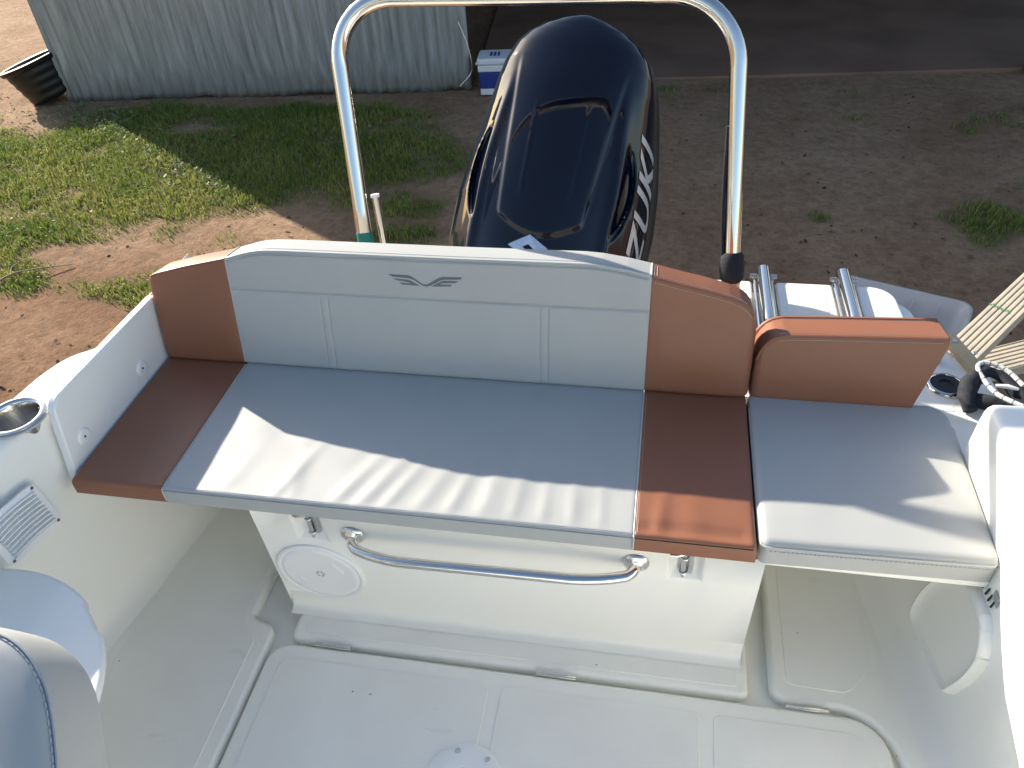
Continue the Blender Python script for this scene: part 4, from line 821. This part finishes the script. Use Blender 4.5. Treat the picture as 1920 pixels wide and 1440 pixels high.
P = np.array(loops).transpose(1, 0, 2); V, F = grid(P, True); hb_ = obj('backrest', V, F, 'grey', hs, smooth=60); weld(hb_)
hpath = [tuple(hc + (np.array(p) - hc) * .978 + hn * .003) for p in HS[:26]]
line('edge_seam', hs, 'thread_grey', [tuple(hc + (np.array(p) - hc) * 1.004 + hn * .0005) for p in HS[:26]], .0016); stitch('stitching', hs, 'thread_grey', hpath, .010, .0065, .0014)
V, F = tubemesh([(-1.0, .30, 0), (-1.0, .30, .2), (-1.0, .30, .48)], .06, 20); obj('pedestal', V, F, 'steel_dull', hs)
MB().box((-1.0, .22, .50), (.50, .42, .10)).build('seat', 'grey', hs, bevel=.04, bseg=4)

# ================================================================== OUTBOARD MOTOR
om = thing('outboard_motor', (XC, 2.1, -.2), 'big glossy black outboard motor tilted up behind the bench', 'outboard motor')
ca = np.array([0, .652, .758]); ca /= np.linalg.norm(ca); cn = np.array([0, -ca[2], ca[1]]); cx_ = np.array([1.0, 0, 0]); co = np.array([XC - .012, 1.925, .495])
PHI = math.radians(8.5); ca0 = ca.copy(); ca = ca0 * math.cos(PHI) + cx_ * math.sin(PHI); cx_ = cx_ * math.cos(PHI) - ca0 * math.sin(PHI); co = co + ca0 * .40 - ca * .40 - ca0 * .022 + cx_ * .002
LEN = .845
def halfw(s): return np.interp(s, [-.06, -.03, 0, .06, .15, .28, .42, .55, .64, .70, .75, .785, .81, .83, .842, .8455], [.10, .19, .25, .287, .305, .306, .292, .268, .249, .232, .208, .180, .148, .108, .060, .0])
def crown(s): return -.16 * (1 - np.sqrt(np.clip(1 - np.clip((.10 - s) / .16, 0, 1) ** 2, 0, 1))) - .055 * (1 - np.sqrt(np.clip(1 - np.clip((s - .62) / .226, 0, 1) ** 2, 0, 1))) + .02 * math.sin(min(max(s / .8, 0), 1) * math.pi)
def cowl(s, th):                               # th in [-1,1] across the cowl, returns local (x, n)
    w = halfw(s); a = th * math.pi / 2
    x = w * math.copysign(abs(math.sin(a)) ** .92, a); D = .26 * (1 - .62 * ss(.45, .85, s))
    n = crown(s) - D * (1 - abs(math.cos(a)) ** .80)
    ax = abs(x)
    # raised centre panel with a U shaped front edge
    wp = .108 + .055 * s / .7; fe = .17 + .5 * (ax / wp) ** 2 * .10
    n += .0065 * ss(-.008, .008, wp - ax) * ss(-.010, .010, s - fe) * (1 - ss(.60, .72, s))
    # two fine ribs in the panel and a shoulder ridge outside it
    n += .0025 * math.exp(-((ax - (.060 + .03 * s)) / .0035) ** 2) * ss(.26, .30, s) * (1 - ss(.52, .56, s))
    xr = .205 - .03 * ss(.3, .7, s); n += .011 * math.exp(-((ax - xr) / .020) ** 2) * ss(.0, .10, s) * (1 - ss(.52, .68, s))
    # lens shaped air intake on each flank
    q = ((s - .34) / .15) ** 2 + ((ax - .228 + .9 * (s - .34) ** 2) / .021) ** 2
    n -= .020 * (1 - ss(.35, 1.05, q))
    return x, n
def cw(s, th, h=0.0):
    x, n = cowl(s, th); p = co + cx_ * x + ca * s + cn * n
    if h:
        x2, n2 = cowl(s, th + .01); x3, n3 = cowl(s + .004, th); t1 = cx_ * (x2 - x) + cn * (n2 - n); t2 = ca * .004 + cx_ * (x3 - x) + cn * (n3 - n)
        nn = np.cross(t1, t2); nn /= np.linalg.norm(nn); p = p + nn * h
    return p
SS_ = np.unique(np.r_[np.linspace(-.06, .06, 14), np.linspace(.06, .60, 110), np.linspace(.60, .80, 40), np.linspace(.80, .845, 24)]); TT_ = np.r_[np.linspace(-1, 1, 181)]
P = np.array([[cw(s, t) for t in TT_] for s in SS_]); V, F = grid(P[:, ::-1])
cow = obj('cowl', V, F, 'black_gloss', om, smooth=60)
# lower cowl skirt, bracket and leg (mostly hidden behind the cowl)
def ringp(d, k):
    right = [co + cx_ * halfw(s) * k + ca * s + cn * (-d * (1 - .5 * ss(.5, .84, s))) for s in np.linspace(-.05, .838, 40)]
    left = [co - cx_ * halfw(s) * k + ca * s + cn * (-d * (1 - .5 * ss(.5, .84, s))) for s in np.linspace(.838, -.05, 40)]
    return right + left
P = np.array([ringp(.215, 1.0), ringp(.235, 1.05), ringp(.275, 1.06), ringp(.31, .92), ringp(.33, .5)]).transpose(1, 0, 2); V, F = grid(P, True); F.append(tuple(i * 5 + 4 for i in range(80))); obj('lower_cowl', V, F, 'black', om, smooth=50)
m0 = co + ca * .40 - cn * .31
V, F = tubemesh([m0, m0 - cn * .3, m0 - cn * .75, m0 - cn * 1.0], [.12, .09, .08, .05], 20); obj('leg', V, F, 'black', om)
V, F = tubemesh([m0 - cn * .95 - ca * .22, m0 - cn * .98, m0 - cn * .98 + ca * .18], [.02, .07, .04], 20); gc = obj('gearcase', V, F, 'black', om)
MB().box((XC, 1.92, .12), (.30, .22, .50)).build('transom_bracket', 'black', om, bevel=.02)
V, F = tubemesh([(XC, 1.92, .30), (XC, 2.1, .36), tuple(m0 + cn * .05)], .07, 14); obj('swivel_arm', V, F, 'black', om)
# intake lip
for sg in (1, -1):
    P = []
    for s in np.linspace(.205, .475, 26):
        k = 1 - ((s - .34) / .14) ** 2; th0 = .0
        ths = np.linspace(.3, 1, 200); axs = np.array([cowl(s, t)[0] for t in ths]); xt_ = .228 - .9 * (s - .34) ** 2 + .021 * math.sqrt(max(k, 0)); th = float(np.interp(xt_, axs, ths))
        P.append([cw(s, sg * (th + d), h) for d, h in ((-.012, -.008), (-.005, .002), (.004, .003), (.012, -.001))])
    V, F = grid(np.array(P) if sg < 0 else np.array(P)[:, ::-1]); obj('intake_lip', V, F, 'black_gloss', cow, smooth=80)
# lettering along the right flank (text outline laid on the curved cowl)
tcv = bpy.data.curves.new('letters', 'FONT'); tcv.body = 'SUZUKI'; tcv.size = 1; tcv.shear = .35; tcv.resolution_u = 3; tcv.offset = .022; tcv.space_character = 1.08
tmp = bpy.data.objects.new('letters_tmp', tcv); COL.objects.link(tmp); dg = bpy.context.evaluated_depsgraph_get(); tme = bpy.data.meshes.new_from_object(tmp.evaluated_get(dg))
bm = bmesh.new(); bm.from_mesh(tme); bmesh.ops.triangulate(bm, faces=bm.faces)
for _ in range(2): bmesh.ops.subdivide_edges(bm, edges=[e_ for e_ in bm.edges if e_.calc_length() > .12], cuts=1); bmesh.ops.triangulate(bm, faces=bm.faces)
tv = np.array([v.co[:] for v in bm.verts]); tf = [tuple(v.index for v in f.verts) for f in bm.faces]; bm.verts.index_update(); tf = [tuple(v.index for v in f.verts) for f in bm.faces]; bm.free()
bpy.data.objects.remove(tmp); w_ = tv[:, 0].max()
S0, S1 = -.045, .535
tv2 = [cw(S0 + (S1 - S0) * x / w_, .880 - .25 * y / .72, .0022) for x, y, z in tv]
obj('letters', tv2, tf, 'silver', cow, smooth=0)
# front badge: angular S
BS = [(-.5, .15), (0, .62), (.5, .22), (.28, .0), (0, .26), (-.14, .14), (.5, -.32), (.5, -.36), (0, -.80), (-.5, -.40), (-.28, -.18), (0, -.44), (.14, -.32), (-.5, .12)]
n = len(BS); top = []; bot = []
for x, y in BS:
    s = .118 + y * .085; xx_ = -.012 + x * .115; ths = np.linspace(-.9, .9, 300); axs = np.array([cowl(s, t)[0] for t in ths]); th = float(np.interp(xx_, axs, ths)); top.append(cw(s, th, .009)); bot.append(cw(s, th, -.004))
obj('front_badge', top + bot, [tuple(range(n))[::-1]] + [(i, (i + 1) % n, n + (i + 1) % n, n + i) for i in range(n)], 'chrome_badge', cow, smooth=0)

# ================================================================== LOOSE GEAR ON THE RIGHT STERN QUARTER
gear = thing('strap_bundle', (.85, 1.60, .41), 'black fabric bundle looped on the right stern quarter', 'bundle')
def rough(V, a, f, k): V = np.array(V); return V + (np.stack([vnoise(V[:, 0] * f + V[:, 1] * f, V[:, 2] * f + V[:, 1] * 9, k + q) for q in (1, 2, 3)], -1) - .5) * a
pth = catmull([(.778, 1.590, .424), (.776, 1.625, .440), (.792, 1.665, .458), (.825, 1.692, .466), (.860, 1.680, .462), (.885, 1.640, .452), (.905, 1.595, .446), (.95, 1.56, .44)], 10)
rad = np.interp(np.linspace(0, 1, len(pth)), [0, .12, .3, .5, .7, 1], [.012, .021, .022, .012, .018, .018])
V, F = tubemesh(pth, rad, 18); obj('loop', rough(V, .010, 60, 0), F, 'black_fabric', gear)
pth = catmull([(.785, 1.630, .430), (.815, 1.615, .438), (.850, 1.600, .446), (.885, 1.575, .446), (.94, 1.545, .44)], 10)
V, F = tubemesh(pth, np.interp(np.linspace(0, 1, len(pth)), [0, .3, .7, 1], [.016, .019, .022, .02]), 16); obj('fold', rough(V, .010, 60, 9), F, 'black_fabric', gear)
rope = thing('flecked_rope', (.85, 1.63, .43), 'white rope with blue flecks lying over the black bundle', 'rope')
rp = catmull([(.895, 1.640, .474), (.872, 1.678, .482), (.845, 1.700, .486), (.815, 1.704, .485), (.803, 1.685, .482), (.812, 1.650, .473), (.832, 1.610, .466), (.862, 1.575, .470), (.90, 1.550, .470), (.95, 1.53, .465)], 12)
V, F = tubemesh(rp, .0058, 10); obj('line', V, F, 'rope', rope)
for i in range(4, len(rp) - 3, 6):
    a = rp[i]; b = a + (rp[i + 1] - a) * .7; V, F = tubemesh([a, (a + b) / 2, b], .0061, 8, True); obj('fleck', V, F, 'fleck', rope)
V, F = tubemesh([(.835, 1.640, .468), (.858, 1.632, .474), (.882, 1.628, .470)], [.004, .006, .004], 8); obj('whipping', V, F, 'plastic', rope)
